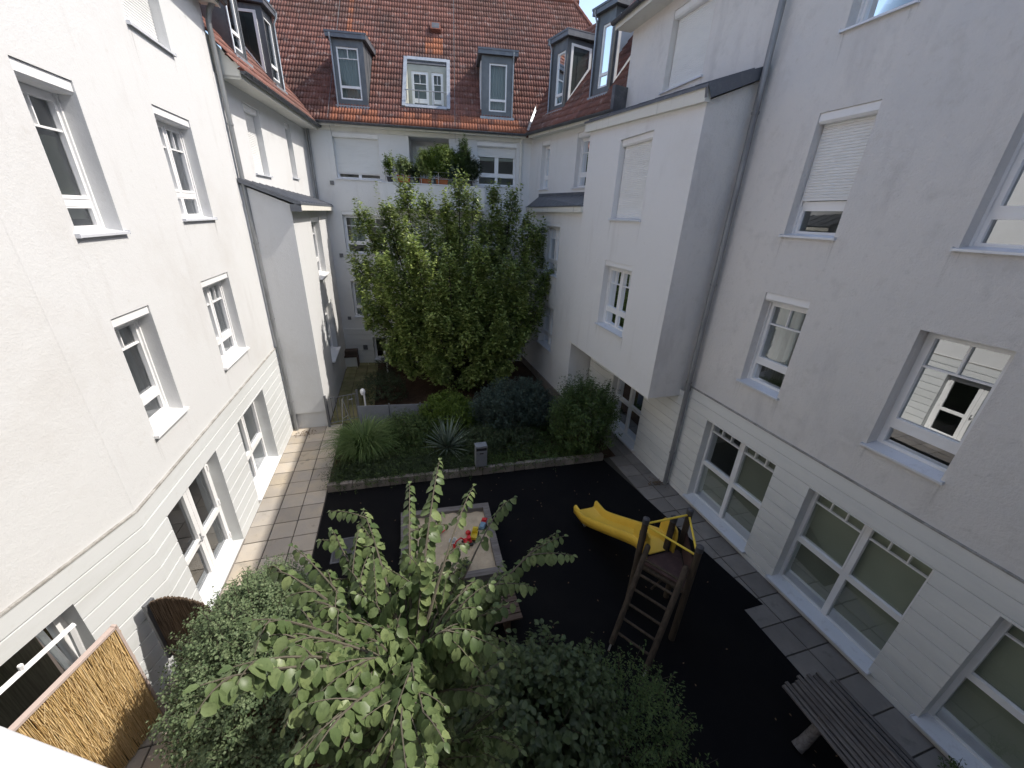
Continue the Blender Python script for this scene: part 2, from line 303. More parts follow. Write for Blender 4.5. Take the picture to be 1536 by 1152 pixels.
def window(house, rooms, fr, u0, u1, z0, z1, cols=1, lb=.42, low_split=None, bar=.34, nm=2, shut=None, box=.15, rd=.2, sill=.05, curtain=None, tilt=None,
           boxd=None, sillm='sillmetal', rdep=1.8, lowrow=True, transom=.085, hinge=False, mg=.25, glass='glass', blinds=(), slim=1., stain=False):
    """PVC window: outer frame, transom, mullions, glazing bars; sub-parts pane, sill, shutter_box, roller_shutter, curtain"""
    mb = MB(); top = z1 - (box if box else 0); d0, d1 = -rd - .06, -rd
    B = lambda a, b, c, d, e=d0, f=d1: fr.box(mb, a, b, c, d, e, f)
    t = .055 * (.5 + .5 * slim)
    B(u0, u0 + t, z0, top); B(u1 - t, u1, z0, top); B(u0 + t, u1 - t, z0, z0 + t); B(u0 + t, u1 - t, top - t, top)
    rows = []
    if lowrow: rows = [(z0 + t, z0 + lb), (z0 + lb + transom, top - t)]; B(u0 + t, u1 - t, z0 + lb, z0 + lb + transom, d0, d1 + .008)
    else: rows = [(z0 + t, top - t)]
    w = (u1 - u0 - 2 * t); mw = .07
    for ri, (a, b) in enumerate(rows):
        nc = cols if not (lowrow and ri == 0 and low_split) else low_split
        cw = (w - mw * (nc - 1)) / nc
        for c in range(nc):
            x0 = u0 + t + c * (cw + mw); x1 = x0 + cw
            if c < nc - 1: B(x1, x1 + mw, a, b, d0, d1 + .004)
            upper = (ri == len(rows) - 1)
            s = (.042 if upper else .02) * slim; q = d1 + .016 if upper else d1 + .003
            B(x0, x0 + s, a, b, d0 + .01, q); B(x1 - s, x1, a, b, d0 + .01, q); B(x0 + s, x1 - s, a, a + s, d0 + .01, q); B(x0 + s, x1 - s, b - s, b, d0 + .01, q)
            if upper and bar:
                zb = b - s - bar
                B(x0 + s, x1 - s, zb - .012, zb + .012, d0 + .022, d1 + .002)
                for k in range(1, nm):
                    xm = x0 + s + (x1 - x0 - 2 * s) * k / nm
                    B(xm - .011, xm + .011, zb + .012, b - s, d0 + .022, d1 + .001)
            if hinge:
                for zz in (a + .12, b - .12): B(x0 + .01 if c == 0 else x1 - .045, x0 + .035 if c == 0 else x1 - .02, zz - .05, zz + .05, q, q + .02)
    if box or shut is not None:   # guide rails
        for uu in (u0, u1 - .03): B(uu, uu + .03, z0 + .03, top, d1, d1 + .03)
    wn = mb.build('window', M['pvc'], house)
    g = MB(); dg = d0 + .02
    g.quad(fr.p(u0 + t, z0 + t, dg), fr.p(u1 - t, z0 + t, dg), fr.p(u1 - t, top - t, dg), fr.p(u0 + t, top - t, dg)); g.build('pane', M[glass], wn)
    if sill:
        s = MB(); e = .035
        pts = [(-rd, z0 + .035), (sill, z0 - .0), (sill, z0 - .03), (sill - .012, z0 - .03), (sill - .012, z0 - .016), (-rd, z0 + .0)]
        for uu in ((u0 - e, u1 + e),):
            A = [fr.p(uu[0] if d > .001 else u0 + .002, z, d) for d, z in pts]; Bq = [fr.p(uu[1] if d > .001 else u1 - .002, z, d) for d, z in pts]
            n = len(pts)
            for k in range(n): s.quad(A[k], A[(k + 1) % n], Bq[(k + 1) % n], Bq[k])
            s.quad(*A); s.quad(*reversed(Bq))
        fr.box(s, u0 - e - .012, u0 - e, z0 - .034, z0 + .014, .001, sill + .004); fr.box(s, u1 + e, u1 + e + .012, z0 - .034, z0 + .014, .001, sill + .004)
        s.build('sill', M[sillm], wn)
        if stain:
            for uu, hw, hl in ((u0 - .01, .06, random.uniform(.4, .9)), (u1 + .01, .055, random.uniform(.35, .8))):
                q = MB(); q.quad(fr.p(uu - hw, z0 - .04, .0025), fr.p(uu + hw, z0 - .04, .0025), fr.p(uu + hw * .7, z0 - .04 - hl, .0025), fr.p(uu - hw * .7, z0 - .04 - hl, .0025))
                q.build('rain_stain', M['stain'], wn)
    if box:
        s = MB(); bd = boxd if boxd is not None else -.02
        pr = [(-rd + .002, z1 - box), (bd - .03, z1 - box), (bd, z1 - box + .035), (bd, z1 - .004), (-rd + .002, z1 - .004)]
        A = [fr.p(u0 + .004, z, d) for d, z in pr]; Bq = [fr.p(u1 - .004, z, d) for d, z in pr]
        for k in range(len(pr)): s.quad(A[k], A[(k + 1) % len(pr)], Bq[(k + 1) % len(pr)], Bq[k])
        s.quad(*A); s.quad(*reversed(Bq)); s.build('shutter_box', M['pvc'], wn)
    if shut is not None:
        s = MB(); zz = top; a, b = u0 + .025, u1 - .025; p = .043; q = d1 + .045
        while zz - p > shut:
            prof = [(q - .006, zz), (q + .004, zz - p * .25), (q + .004, zz - p * .75), (q - .006, zz - p * .92), (q - .006, zz - p)]
            for (e0, f0), (e1, f1) in zip(prof, prof[1:]): s.quad(fr.p(a, f0, e0), fr.p(a, f1, e1), fr.p(b, f1, e1), fr.p(b, f0, e0))
            zz -= p
        fr.box(s, a, b, zz - .04, zz, q - .008, q + .008); s.build('roller_shutter', M['shutter'], wn)
    if curtain:
        cm, a, b, zb = curtain
        s = MB(); n = 40; q = -rd - .19
        xs = [u0 + (u1 - u0) * (a + (b - a) * k / n) for k in range(n + 1)]
        ds = [q + .028 * math.sin(k * 1.25) + .012 * math.sin(k * 2.9 + 1) for k in range(n + 1)]
        for k in range(n): s.quad(fr.p(xs[k], zb, ds[k]), fr.p(xs[k + 1], zb, ds[k + 1]), fr.p(xs[k + 1], top, ds[k + 1]), fr.p(xs[k], top, ds[k]))
        s.build('curtain', M[cm], wn, True)
    for (a_, b_, c_, d_) in blinds:   # inner blind, as fractions of the opening
        s = MB(); q = -rd - .10; fr.box(s, u0 + (u1 - u0) * a_, u0 + (u1 - u0) * b_, z0 + (top - z0) * c_, z0 + (top - z0) * d_, q, q + .006); s.build('blind', M['blind'], wn)
    if rooms is not None: room(rooms, fr, u0, u1, z0, z1, rd, rdep, mg)
    return wn

def pipe(house, pts, r=.055, m='pipe', clamps=()):
    mb = MB(); mb.tube(pts, r, 14)
    for c in clamps: mb.tube([V(c) - V((0, 0, .02)), V(c) + V((0, 0, .02))], r + .012, 14)
    return mb.build('downpipe', M[m], house, True)

def attr_mesh(name, verts, faces, rnd, m, parent, smooth=False, fresh=None):
    """numpy mesh of quads or tris with the per-face attribute rnd"""
    me = bpy.data.meshes.new(name); n = faces.shape[1]
    me.vertices.add(len(verts)); me.vertices.foreach_set('co', np.ascontiguousarray(verts, np.float32).ravel())
    me.loops.add(faces.size); me.loops.foreach_set('vertex_index', np.ascontiguousarray(faces, np.int32).ravel())
    me.polygons.add(len(faces)); me.polygons.foreach_set('loop_start', np.arange(0, faces.size, n, dtype=np.int32)); me.polygons.foreach_set('loop_total', np.full(len(faces), n, np.int32))
    me.update(calc_edges=True)
    a = me.attributes.new('rnd', 'FLOAT', 'FACE'); a.data.foreach_set('value', np.ascontiguousarray(rnd, np.float32))
    if fresh is not None: a = me.attributes.new('fresh', 'FLOAT', 'FACE'); a.data.foreach_set('value', np.ascontiguousarray(fresh, np.float32))
    return link(name, me, m, parent, smooth)

def tiles(parent, O, U, SL, u0, u1, vmax, keep=None, fresh=None, rib=.105, course=.31):
    """double-trough roof tiles as real corrugated courses. O = eave origin, U along the eave, SL up the slope"""
    O, U, SL = np.array(O), np.array(U), np.array(SL); Nn = np.cross(U, SL); Nn = Nn if Nn[2] > 0 else -Nn
    sp = 5; nu = int((u1 - u0) / rib); cols = nu * sp
    us = u0 + np.arange(cols + 1) * rib / sp
    ph = (np.arange(cols + 1) % sp) / sp
    h = .032 * np.sin(math.pi * ph) ** .8
    Vv = []; Ff = []; Rr = []; Fr_ = []; base = 0
    for i in range(int(vmax / course)):
        v = i * course
        jit = rng.normal(0, .0035, nu + 1)[np.arange(cols + 1) // sp]
        rows = [(v + .004, -.045 + 0 * h), (v - .002, h + .030), (v + course + .015, h + .002)]
        P = np.concatenate([O + us[:, None] * U + (vv + jit)[:, None] * SL + hh[:, None] * Nn for vv, hh in rows])
        c = np.arange(cols); um = us[:-1] + rib / sp / 2
        k = np.ones(cols, bool) if keep is None else np.array([keep(x, v + course / 2) for x in um])
        tr = rng.random(nu // 2 + 2)[(c // sp) // 2]; fr = np.zeros(cols) if fresh is None else np.array([fresh(x, v + course / 2, t) for x, t in zip(um, tr)])
        for r in range(2):
            q = np.stack([c + r * (cols + 1), c + 1 + r * (cols + 1), c + 1 + (r + 1) * (cols + 1), c + (r + 1) * (cols + 1)], 1)[k]
            Ff.append(q + base); Rr.append(tr[k]); Fr_.append(fr[k])
        Vv.append(P); base += len(P)
    return attr_mesh('roof', np.concatenate(Vv), np.concatenate(Ff), np.concatenate(Rr), M['tile'], parent, True, np.concatenate(Fr_))

# ------------------------------------------------------------------ foliage helpers
def nrm(a): return a / np.maximum(np.linalg.norm(a, axis=-1, keepdims=True), 1e-9)
def leaves(name, m, parent, P, D, Nn, L, W, fold=False):
    """one mesh of many leaf blades. P base points, D axis, Nn blade normal, L/W arrays"""
    D = nrm(D); Sx = nrm(np.cross(D, Nn)); Nn = np.cross(Sx, D); n = len(P); L = np.broadcast_to(L, n)[:, None]; W = np.broadcast_to(W, n)[:, None]
    if not fold:
        vs = np.stack([P, P + D * L * .45 + Sx * W * .5 + Nn * L * .06, P + D * L - Nn * L * .08, P + D * L * .45 - Sx * W * .5 + Nn * L * .06], 1).reshape(-1, 3)
        i = np.arange(n)[:, None] * 4
        f = np.concatenate([i + np.array([[0, 1, 2]]), i + np.array([[0, 2, 3]])], 1).reshape(-1, 3); r = np.repeat(rng.random(n), 2)
    else:
        st = [(0, 0, 0), (.18, .42, .015), (.5, .52, .01), (.8, .30, -.06), (1., .0, -.16)]
        ring = []
        for (t, w, hh) in st: ring.append(P + D * L * t + Nn * L * hh)                                   # midrib 0..4
        for (t, w, hh) in st[1:4]: ring.append(P + D * L * (t + .03) + Sx * W * w + Nn * (L * hh + W * w * .30))   # 5,6,7
        for (t, w, hh) in st[1:4]: ring.append(P + D * L * (t + .03) - Sx * W * w + Nn * (L * hh + W * w * .30))   # 8,9,10
        vs = np.stack(ring, 1).reshape(-1, 3); i = np.arange(n)[:, None] * 11
        tr = [(0, 5, 1), (1, 5, 6), (1, 6, 2), (2, 6, 7), (2, 7, 3), (3, 7, 4), (0, 1, 8), (1, 9, 8), (1, 2, 9), (2, 10, 9), (2, 3, 10), (3, 4, 10)]
        f = np.concatenate([i + np.array([t]) for t in tr], 1).reshape(-1, 3); r = np.repeat(rng.random(n), len(tr))
    return attr_mesh(name, vs, f, r, m, parent, fold)

def shoots_leaves(A, B, per, spread, L, W, droop=.2, t0=.25, taper=.75, jl=.3):
    """leaves set round straight shoots A->B (arrays): returns P,D,N,L,W"""
    n = len(A); t = t0 + (1 - t0) * rng.random((n, per)); ax = nrm(B - A)
    base = A[:, None] + (B - A)[:, None] * t[..., None]
    rad = nrm(np.cross(ax[:, None], rng.normal(size=(n, per, 3))))
    sc = (1 - taper * t)[..., None]
    P = base + rad * spread * sc * rng.random((n, per, 1))
    D = nrm(rad + ax[:, None] * .55 + np.array([0, 0, -droop]) + rng.normal(0, .25, (n, per, 3)))
    Nn = nrm(ax[:, None] * .6 + np.array([0, 0, 1.]) + rng.normal(0, .35, (n, per, 3)))
    k = 1 - jl + 2 * jl * rng.random((n, per)); k = k * (1 - .35 * t)
    return P.reshape(-1, 3), D.reshape(-1, 3), Nn.reshape(-1, 3), (L * k).ravel(), (W * k).ravel()

def shrub(name, label, cat, c, r, n, per, L, W, m, seg=.45, spread=.10, up=.5, zmin=.02, low=-.55, boxy=1., shell=.55, stems=10, lump=.22, group=None, part='foliage', spikes=0, spikelen=.5, t0=.15, fold=False):
    c = np.array(c, float); r = np.array(r, float)
    root = thing(name, label, cat, (c[0], c[1], 0), group)
    d = nrm(rng.normal(size=(n, 3)) + np.array([0, 0, .35])); d[:, 2] = np.where(d[:, 2] < low, -d[:, 2], d[:, 2])
    lumps = nrm(rng.normal(size=(14, 3))); lu = 1 + lump * (np.max(d @ lumps.T, axis=1) - .75) / .25
    rad = (shell + (1 - shell) * rng.random(n) ** .6) * lu
    e = np.sign(d) * np.abs(d) ** boxy
    P = c + e * r * rad[:, None]
    ax = nrm(d * (1 - up) + np.array([0, 0, 1]) * up + rng.normal(0, .22, (n, 3)))
    A = P - ax * seg * .5; B = P + ax * seg * (.4 + .4 * rng.random((n, 1)))
    if spikes:
        ds = nrm(rng.normal(size=(spikes, 3)) * np.array([1, 1, .3]) + np.array([0, 0, 1.1])); Ps = c + np.sign(ds) * np.abs(ds) ** boxy * r * .85
        A = np.concatenate([A, Ps]); B = np.concatenate([B, Ps + nrm(ds * .35 + np.array([0, 0, 1.])) * spikelen * (.4 + .6 * rng.random((spikes, 1)))])
    A[:, 2] = np.maximum(A[:, 2], zmin); B[:, 2] = np.maximum(B[:, 2], zmin + .03)
    q = shoots_leaves(A[:n], B[:n], per, spread, L, W, t0=t0)
    if spikes:
        q2 = shoots_leaves(A[n:], B[n:], int(per * 1.6), spread * .85, L * .95, W * .95, t0=0, taper=.88); q = [np.concatenate([x, y]) for x, y in zip(q, q2)]
    leaves(part, m, root, *q, fold=fold)
    if stems:
        mb = MB()
        for k in range(stems):
            e = V(P[rng.integers(n)]); s = V((c[0] + random.uniform(-.12, .12) * r[0], c[1] + random.uniform(-.12, .12) * r[1], 0))
            mid = s.lerp(e, .5) + V((0, 0, .1 * r[2])); mb.tube([s, mid, e], [.018, .012, .005], 5)
        for k in range(0, len(A), 3): mb.tube([A[k], B[k]], [.005, .002], 4, False)
        mb.build('stem', M['bark'], root)
    return root
# ------------------------------------------------------------------ camera, world, sun
cam = bpy.data.cameras.new('camera'); cam.sensor_width = 36; cam.sensor_fit = 'HORIZONTAL'; cam.lens = 13.4843; cam.clip_start = .03; cam.clip_end = 800
co = bpy.data.objects.new('camera', cam); COL.objects.link(co); S.camera = co
PIT, ROL, YAW = R(23.6576), R(-2.3888), R(16.8865)
fw = V((math.sin(YAW) * math.cos(PIT), math.cos(YAW) * math.cos(PIT), -math.sin(PIT)))
r0 = V((math.cos(YAW), -math.sin(YAW), 0)); dn0 = fw.cross(r0)
rt = r0 * math.cos(ROL) + dn0 * math.sin(ROL); dn = fw.cross(rt)
mw = Matrix((rt, -dn, -fw)).transposed().to_4x4(); mw.translation = V((0, 0, 6.5)); co.matrix_world = mw

SUN_AZ, SUN_EL = R(-6.), R(50.8)      # azimuth measured from +X towards +Y
W = bpy.data.worlds.new('World'); S.world = W; W.use_nodes = True
wn = W.node_tree.nodes; sk = wn.new('ShaderNodeTexSky'); sk.sky_type = 'NISHITA'; sk.sun_disc = False
sk.sun_elevation = SUN_EL; sk.sun_rotation = R(90) - SUN_AZ; sk.altitude = 200; sk.air_density = 1.; sk.dust_density = 1.6; sk.ozone_density = .0
W.node_tree.links.new(sk.outputs[0], wn['Background'].inputs[0]); wn['Background'].inputs[1].default_value = .15
sl = bpy.data.lights.new('sun', 'SUN'); sl.energy = 2.3; sl.angle = R(.53); sl.color = (1., .985, .965)
so = bpy.data.objects.new('sun', sl); COL.objects.link(so)
so.rotation_euler = V((math.cos(SUN_EL) * math.cos(SUN_AZ), math.cos(SUN_EL) * math.sin(SUN_AZ), math.sin(SUN_EL))).to_track_quat('Z', 'Y').to_euler(); so.location = (20, 0, 30)
S.view_settings.view_transform = 'Standard'; S.view_settings.look = 'None'; S.view_settings.exposure = 1.15; S.view_settings.gamma = 1
S.view_settings.use_white_balance = True; S.view_settings.white_balance_temperature = 7000; S.view_settings.white_balance_tint = 10
S.cycles.max_bounces = 8; S.cycles.diffuse_bounces = 5; S.cycles.transparent_max_bounces = 8; S.cycles.use_denoising = True

M['tilesheet'] = mat('tile_sheet', (.19, .075, .055), .85, 0, .2, var=[(6., (.11, .06, .05), .45, .7, 6)], bump=[((10., 3., 3.), .5, .03, 2)])

def eave(house, fr, u0, u1, z, over, fh=.12, gut=True, gr=.065, wallz=None):
    """soffit board, fascia and half-round gutter"""
    s = MB(); fr.box(s, u0, u1, z, z + .03, 0.002, over); s.build('soffit', M['soffit'], house)
    s = MB(); fr.box(s, u0, u1, z - .015, z + fh, over + .001, over + .022); s.build('fascia_board', M['fascia'], house)
    if gut:
        s = MB(); n = 10; d = over + .03 + gr; zc = z + fh - .005
        P = lambda u, k, rr: fr.p(u, zc - rr * math.sin(math.pi * k / n), d - rr * math.cos(math.pi * k / n))
        for rr in (gr, gr - .008):
            for k in range(n): s.quad(P(u0 - .04, k, rr), P(u1 + .04, k, rr), P(u1 + .04, k + 1, rr), P(u0 - .04, k + 1, rr))
        s.tube([fr.p(u0 - .04, zc, d + gr), fr.p(u1 + .04, zc, d + gr)], .011, 8)
        for uu in (u0 - .04, u1 + .04): s.quad(*[P(uu, k, gr) for k in range(n + 1)])
        u = u0 + .3
        while u < u1: fr.box(s, u - .012, u + .012, zc - gr - .004, zc + .012, d + gr + .004, d + gr + .014); u += .8
        s.build('gutter', M['gutter'], house, True)

def dormer(house, fr, u0, u1, z0, z1, df, slope, wu0, wu1, wz0, wz1, lb=.32, bar=.3, sidewin=(), over=.13, pipe_at=None, skin='zinc', curtain=None):
    """zinc-clad dormer: front with a full-height window, triangular cheeks, mono-pitch lid with fascia"""
    f = fr.off(df); tn = math.tan(slope); s = MB(); dp = lambda z: -(z - z0) / tn
    wall(s, f, u0, u1, z0, z1, [(wu0, wu1, wz0, wz1)], depth=.1)
    for uu in (u0, u1):
        s.quad(f.p(uu, z0), f.p(uu, z1), f.p(uu, z1, dp(z1) - .05), f.p(uu, z0, -.05))
    # standing seams on cheeks and corner posts on the front
    for uu, sg in ((u0, -1), (u1, 1)):
        for dd in (.45, .95, 1.4):
            zz = z0 + dd * tn
            if zz < z1 - .1: f.box(s, uu - .012 if sg < 0 else uu, uu if sg < 0 else uu + .012, zz, z1, -dd - .008, -dd + .008)
    for uu in (u0, u1 - .07): f.box(s, uu, uu + .07, z0, z1, .001, .016)
    body = s.build('dormer', M[skin], house)
    s = MB(); D = dp(z1) - .25; rise = .10
    A = [(u0 - over, over), (u1 + over, over), (u1 + over, D), (u0 - over, D)]
    lo = [f.p(u, z1 + .0 + (rise if d < 0 else 0), d) for u, d in A]; hi = [f.p(u, z1 + .16 + (rise if d < 0 else 0), d) for u, d in A]
    s.quad(*lo); s.quad(*hi)
    for k in range(4): s.quad(lo[k], lo[(k + 1) % 4], hi[(k + 1) % 4], hi[k])
    f.box(s, u0 - over - .015, u1 + over + .015, z1 + .12, z1 + .175, over + .001, over + .018)
    n = 4
    for k in range(n + 1):
        u = u0 - over + (u1 - u0 + 2 * over) * k / n; a = f.p(u, z1 + .175, over); b = f.p(u, z1 + .175 + rise, D); s.tube([a, b], .012, 4)
    s.build('dormer_roof', M['zinc_roof'], body)
    s = MB(); t = .05; q = -.075
    B = lambda a, b, c, d, x=q, y=q + .055: f.box(s, a, b, c, d, x, y)
    B(wu0, wu0 + t, wz0, wz1); B(wu1 - t, wu1, wz0, wz1); B(wu0 + t, wu1 - t, wz0, wz0 + t); B(wu0 + t, wu1 - t, wz1 - t, wz1)
    B(wu0 + t, wu1 - t, wz0 + lb, wz0 + lb + .075)
    if bar: B(wu0 + t, wu1 - t, wz1 - t - bar, wz1 - t - bar + .022, q + .01, q + .05); um = (wu0 + wu1) / 2; B(um - .011, um + .011, wz1 - t - bar + .022, wz1 - t, q + .01, q + .05)
    g = MB(); g.quad(f.p(wu0 + t, wz0 + t, q + .02), f.p(wu1 - t, wz0 + t, q + .02), f.p(wu1 - t, wz1 - t, q + .02), f.p(wu0 + t, wz1 - t, q + .02))
    for sg in sidewin:   # trapezoid window in the cheek
        uu = u0 - .004 if sg < 0 else u1 + .004; e = -.03 if sg < 0 else .03
        T = [(-.14, z0 + .14 * tn + .10), (-.14, z1 - .14), (dp(z1) * .60, z1 - .14), (dp(z1) * .60, z0 - dp(z1) * .60 * tn + .10)]
        c = (sum(x for x, _ in T) / 4, sum(z for _, z in T) / 4); I = [(c[0] + (x - c[0]) * .80, c[1] + (z - c[1]) * .87) for x, z in T]
        for k in range(4):
            k2 = (k + 1) % 4; s.quad(f.p(uu + e, T[k][1], T[k][0]), f.p(uu + e, T[k2][1], T[k2][0]), f.p(uu + e, I[k2][1], I[k2][0]), f.p(uu + e, I[k][1], I[k][0]))
            s.quad(f.p(uu + e, T[k][1], T[k][0]), f.p(uu + e, T[k2][1], T[k2][0]), f.p(uu, T[k2][1], T[k2][0]), f.p(uu, T[k][1], T[k][0]))
            s.quad(f.p(uu + e, I[k][1], I[k][0]), f.p(uu + e, I[k2][1], I[k2][0]), f.p(uu + e * .4, I[k2][1], I[k2][0]), f.p(uu + e * .4, I[k][1], I[k][0]))
        g.quad(*[f.p(uu + e * .5, z, d) for d, z in I])
    s.build('window_frame', M['pvc'], body); g.build('pane', M['glass'], body)
    if curtain:
        s = MB(); n = 30
        for k in range(n):
            a, b = [wu0 + (wu1 - wu0) * x / n for x in (k, k + 1)]; da, db = [-.2 + .02 * math.sin(x * 1.4) for x in (k, k + 1)]
            s.quad(f.p(a, wz0, da), f.p(b, wz0, db), f.p(b, wz1, db), f.p(a, wz1, da))
        s.build('curtain', M[curtain], body, True)
    s = MB(); f.box(s, u0 + .02, u1 - .02, z0 - .02, z1 - .02, dp(z1) + .3, dp(z1) + .32); s.build('back_board', M['room'], body)
    s = MB(); f.box(s, u0 - .05, u1 + .05, z0 - .07, z0 + .012, -.03, .10); s.build('apron_flashing', M['zinc_pale'], body)
    if pipe_at:
        uu = pipe_at; s = MB()
        s.tube([f.p(uu, z1 + .10, over + .02), f.p(uu, z1 + .02, over + .02), f.p(uu, z1 - .16, .05), f.p(uu, z1 - .3, .05), f.p(uu, z0 - .02, .05), f.p(uu, z0 - .06, .12)], .026, 10)
        s.build('downpipe', M['zinc_pale'], body, True)
    return body

# ================================================================== RIGHT HOUSE
H = thing('apartment_house', 'tall shaded white house along the right side with big ground floor windows', 'house', (7.5, 4, 0))
rooms = MB(); fR = Fr((6.67, 0), (0, 1, 0), (-1, 0, 0)); fRu = fR.off(-.03); ZC = 2.86
s = MB()
up = [(4.86, 5.74, 3.55, 5.36), (2.39, 3.30, 3.51, 5.31), (4.85, 5.74, 6.37, 8.19), (2.40, 3.31, 6.34, 8.15), (4.85, 5.75, 9.23, 11.0), (8.84, 10.25, 9.45, 11.02)]
wall(s, fRu, -2.2, 12.05, ZC, 11.28, up); s.build('wall', M['plaster_rough'], H)
s = MB(); gh = [(4.42, 6.24, .15, 2.33), (1.98, 3.75, .15, 2.33), (-.6, 1.33, .15, 2.31)]
wall(s, fR, -2.2, 6.95, -.1, ZC, gh, rust=(.11, .25)); s.build('ground_floor_wall', M['base_plaster'], H)
s = MB(); fR.box(s, -2.2, 6.95, ZC - .012, ZC + .012, -.035, .012)
s.build('cornice', M['groove_dirt'], H)
window(H, rooms, fRu, *up[0], curtain=('curtain_dark', .35, 1., 4.05), rd=.2, stain=True)
window(H, rooms, fRu, *up[1], box=0, lb=.34, bar=.40, transom=.10, rd=.21, glass='coated', stain=True)
window(H, rooms, fRu, *up[2], shut=6.93, rd=.2, stain=True)
window(H, rooms, fRu, *up[3], box=.15, lb=.36, bar=.34, glass='coated', stain=True)
window(H, rooms, fRu, *up[4], curtain=('curtain', 0, 1, 9.5), stain=True)
window(H, rooms, fRu, *up[5], shut=9.55, cols=2, stain=True)
BLS = [[(.02, .49, .10, .99), (.51, .98, .08, .44)], [(.02, .49, .09, .99), (.51, .98, .08, .99)], [(.02, .98, .08, .99)]]
for h, bl in zip(gh, BLS): window(H, rooms, fR, *h, cols=2, low_split=2, lb=.98, bar=.22, nm=3, box=0, sill=.09, rd=.19, rdep=3.2, transom=.075, mg=.2, blinds=bl, slim=.6, glass='glass_ground')
s = MB()   # lower wall under the oriel, standing forward
fB = Fr((6.5, 0), (0, 1, 0), (-1, 0, 0)); gb = [(8.42, 10.1, .15, 2.33)]
wall(s, fB, 6.95, 11.75, -.1, 2.75, gb, rust=(.11, .25)); s.quad(fB.p(6.95, -.1), fB.p(6.95, 2.75), fB.p(6.95, 2.75, -.2), fB.p(6.95, -.1, -.2)); s.build('ground_floor_wall', M['base_plaster'], H)
window(H, rooms, fB, *gb[0], cols=2, low_split=2, lb=.98, bar=.22, nm=3, box=0, sill=.09, rd=.19, rdep=2.6, transom=.075, slim=.6)
# oriel
fO = Fr((5.6, 0), (0, 1, 0), (-1, 0, 0)); oh = [(8.63, 10.01, 6.52, 8.33), (8.62, 10.01, 3.68, 5.47)]
s = MB(); wall(s, fO, 7.1, 11.78, 2.58, 8.52, oh)
s.quad(fO.p(7.1, 8.52), fO.p(11.78, 8.52), fO.p(11.78, 8.80), fO.p(7.1, 8.53))
s.quad(fO.p(7.1, 2.58), fO.p(11.78, 2.58), fO.p(11.78, 2.58, -1.1), fO.p(7.1, 2.58, -1.1))
s.quad(fO.p(11.78, 2.58), fO.p(11.78, 8.8), fO.p(11.78, 9.2, -1.1), fO.p(11.78, 2.58, -1.1))
s.build('oriel_wall', M['plaster'], H)
s = MB(); s.quad(fO.p(7.1, 2.58), fO.p(7.1, 8.53), fO.p(7.1, 8.95, -1.1), fO.p(7.1, 2.58, -1.1)); s.build('oriel_side', M['plaster_rough'], H)
s = MB(); fO.box(s, 7.085, 11.79, 2.565, 2.60, -.02, .006); s.build('drip_edge', M['soffit'], H)
window(H, rooms, fO, *oh[0], shut=6.54, cols=2, boxd=-.06, rdep=.8, stain=True); window(H, rooms, fO, *oh[1], cols=2, low_split=2, curtain=('curtain_dark', 0, 1, 3.8), rdep=.9, stain=True)
s = MB()   # oriel roof: fascia following the slight fall, sheet metal on top
def ori(u, z, d): return fO.p(u, z + (u - 7.1) / 4.7 * .26, d)
a, b = 7.04, 11.95
s.quad(ori(a, 8.50, .10), ori(b, 8.50, .10), ori(b, 8.72, .10), ori(a, 8.72, .10)); s.quad(ori(a, 8.50, .10), ori(b, 8.50, .10), ori(b, 8.50, 0), ori(a, 8.50, 0)); s.quad(ori(a, 8.50, .10), ori(a, 8.72, .10), ori(a, 8.72, -.02), ori(a, 8.50, -.02)); s.quad(ori(b, 8.50, .10), ori(b, 8.72, .10), ori(b, 8.72, -.02), ori(b, 8.50, -.02))
s.build('oriel_fascia', M['fascia'], H)
s = MB(); T = [(.13, 8.725), (-1.08, 9.12)]
for dz in (0, .035): s.quad(ori(a - .05, T[0][1] + dz, T[0][0]), ori(b + .03, T[0][1] + dz, T[0][0]), ori(b + .03, T[1][1] + dz, T[1][0]), ori(a - .05, T[1][1] + dz, T[1][0]))
s.quad(ori(a - .05, T[0][1] - .02, T[0][0]), ori(b + .03, T[0][1] - .02, T[0][0]), ori(b + .03, T[0][1] + .035, T[0][0]), ori(a - .05, T[0][1] + .035, T[0][0]))
s.quad(ori(a - .051, T[0][1] - .17, T[0][0] - .11), ori(a - .051, T[0][1] + .035, T[0][0]), ori(a - .051, T[1][1] + .035, T[1][0]), ori(a - .051, T[1][1] - .15, T[1][0]))
s.quad(ori(a - .05, T[0][1] - .17, T[0][0] - .03), ori(a - .05, T[0][1] + .035, T[0][0]), ori(a + .02, T[0][1] + .035, T[0][0]), ori(a + .02, T[0][1] - .17, T[0][0] - .03))
k = a + .3
while k < b: s.tube([ori(k, T[0][1] + .045, T[0][0]), ori(k, T[1][1] + .045, T[1][0])], .016, 5); k += .62
s.build('oriel_roof', M['zinc_roof'], H)
eave(H, fRu, -2.2, 12.2, 11.24, .46, .15)
s = MB(); f = fRu
s.quad(f.p(-2.2, 11.42, .52), f.p(12.2, 11.42, .52), f.p(12.2, 15.4, -3.5), f.p(-2.2, 15.4, -3.5)); s.quad(f.p(-2.2, 15.4, -3.5), f.p(12.2, 15.4, -3.5), f.p(12.2, 11, -7.5), f.p(-2.2, 11, -7.5))
s.build('roof', M['tilesheet'], H)
s = MB(); s.quad(f.p(-2.2, 0, -7.4), f.p(12.05, 0, -7.4), f.p(12.05, 11.2, -7.4), f.p(-2.2, 11.2, -7.4))
for uu in (12.05, -2.2): s.quad(f.p(uu, 0), f.p(uu, 11.28), f.p(uu, 15.3, -3.6), f.p(uu, 11.2, -7.4), f.p(uu, 0, -7.4))
s.build('gable_wall', M['plaster'], H)
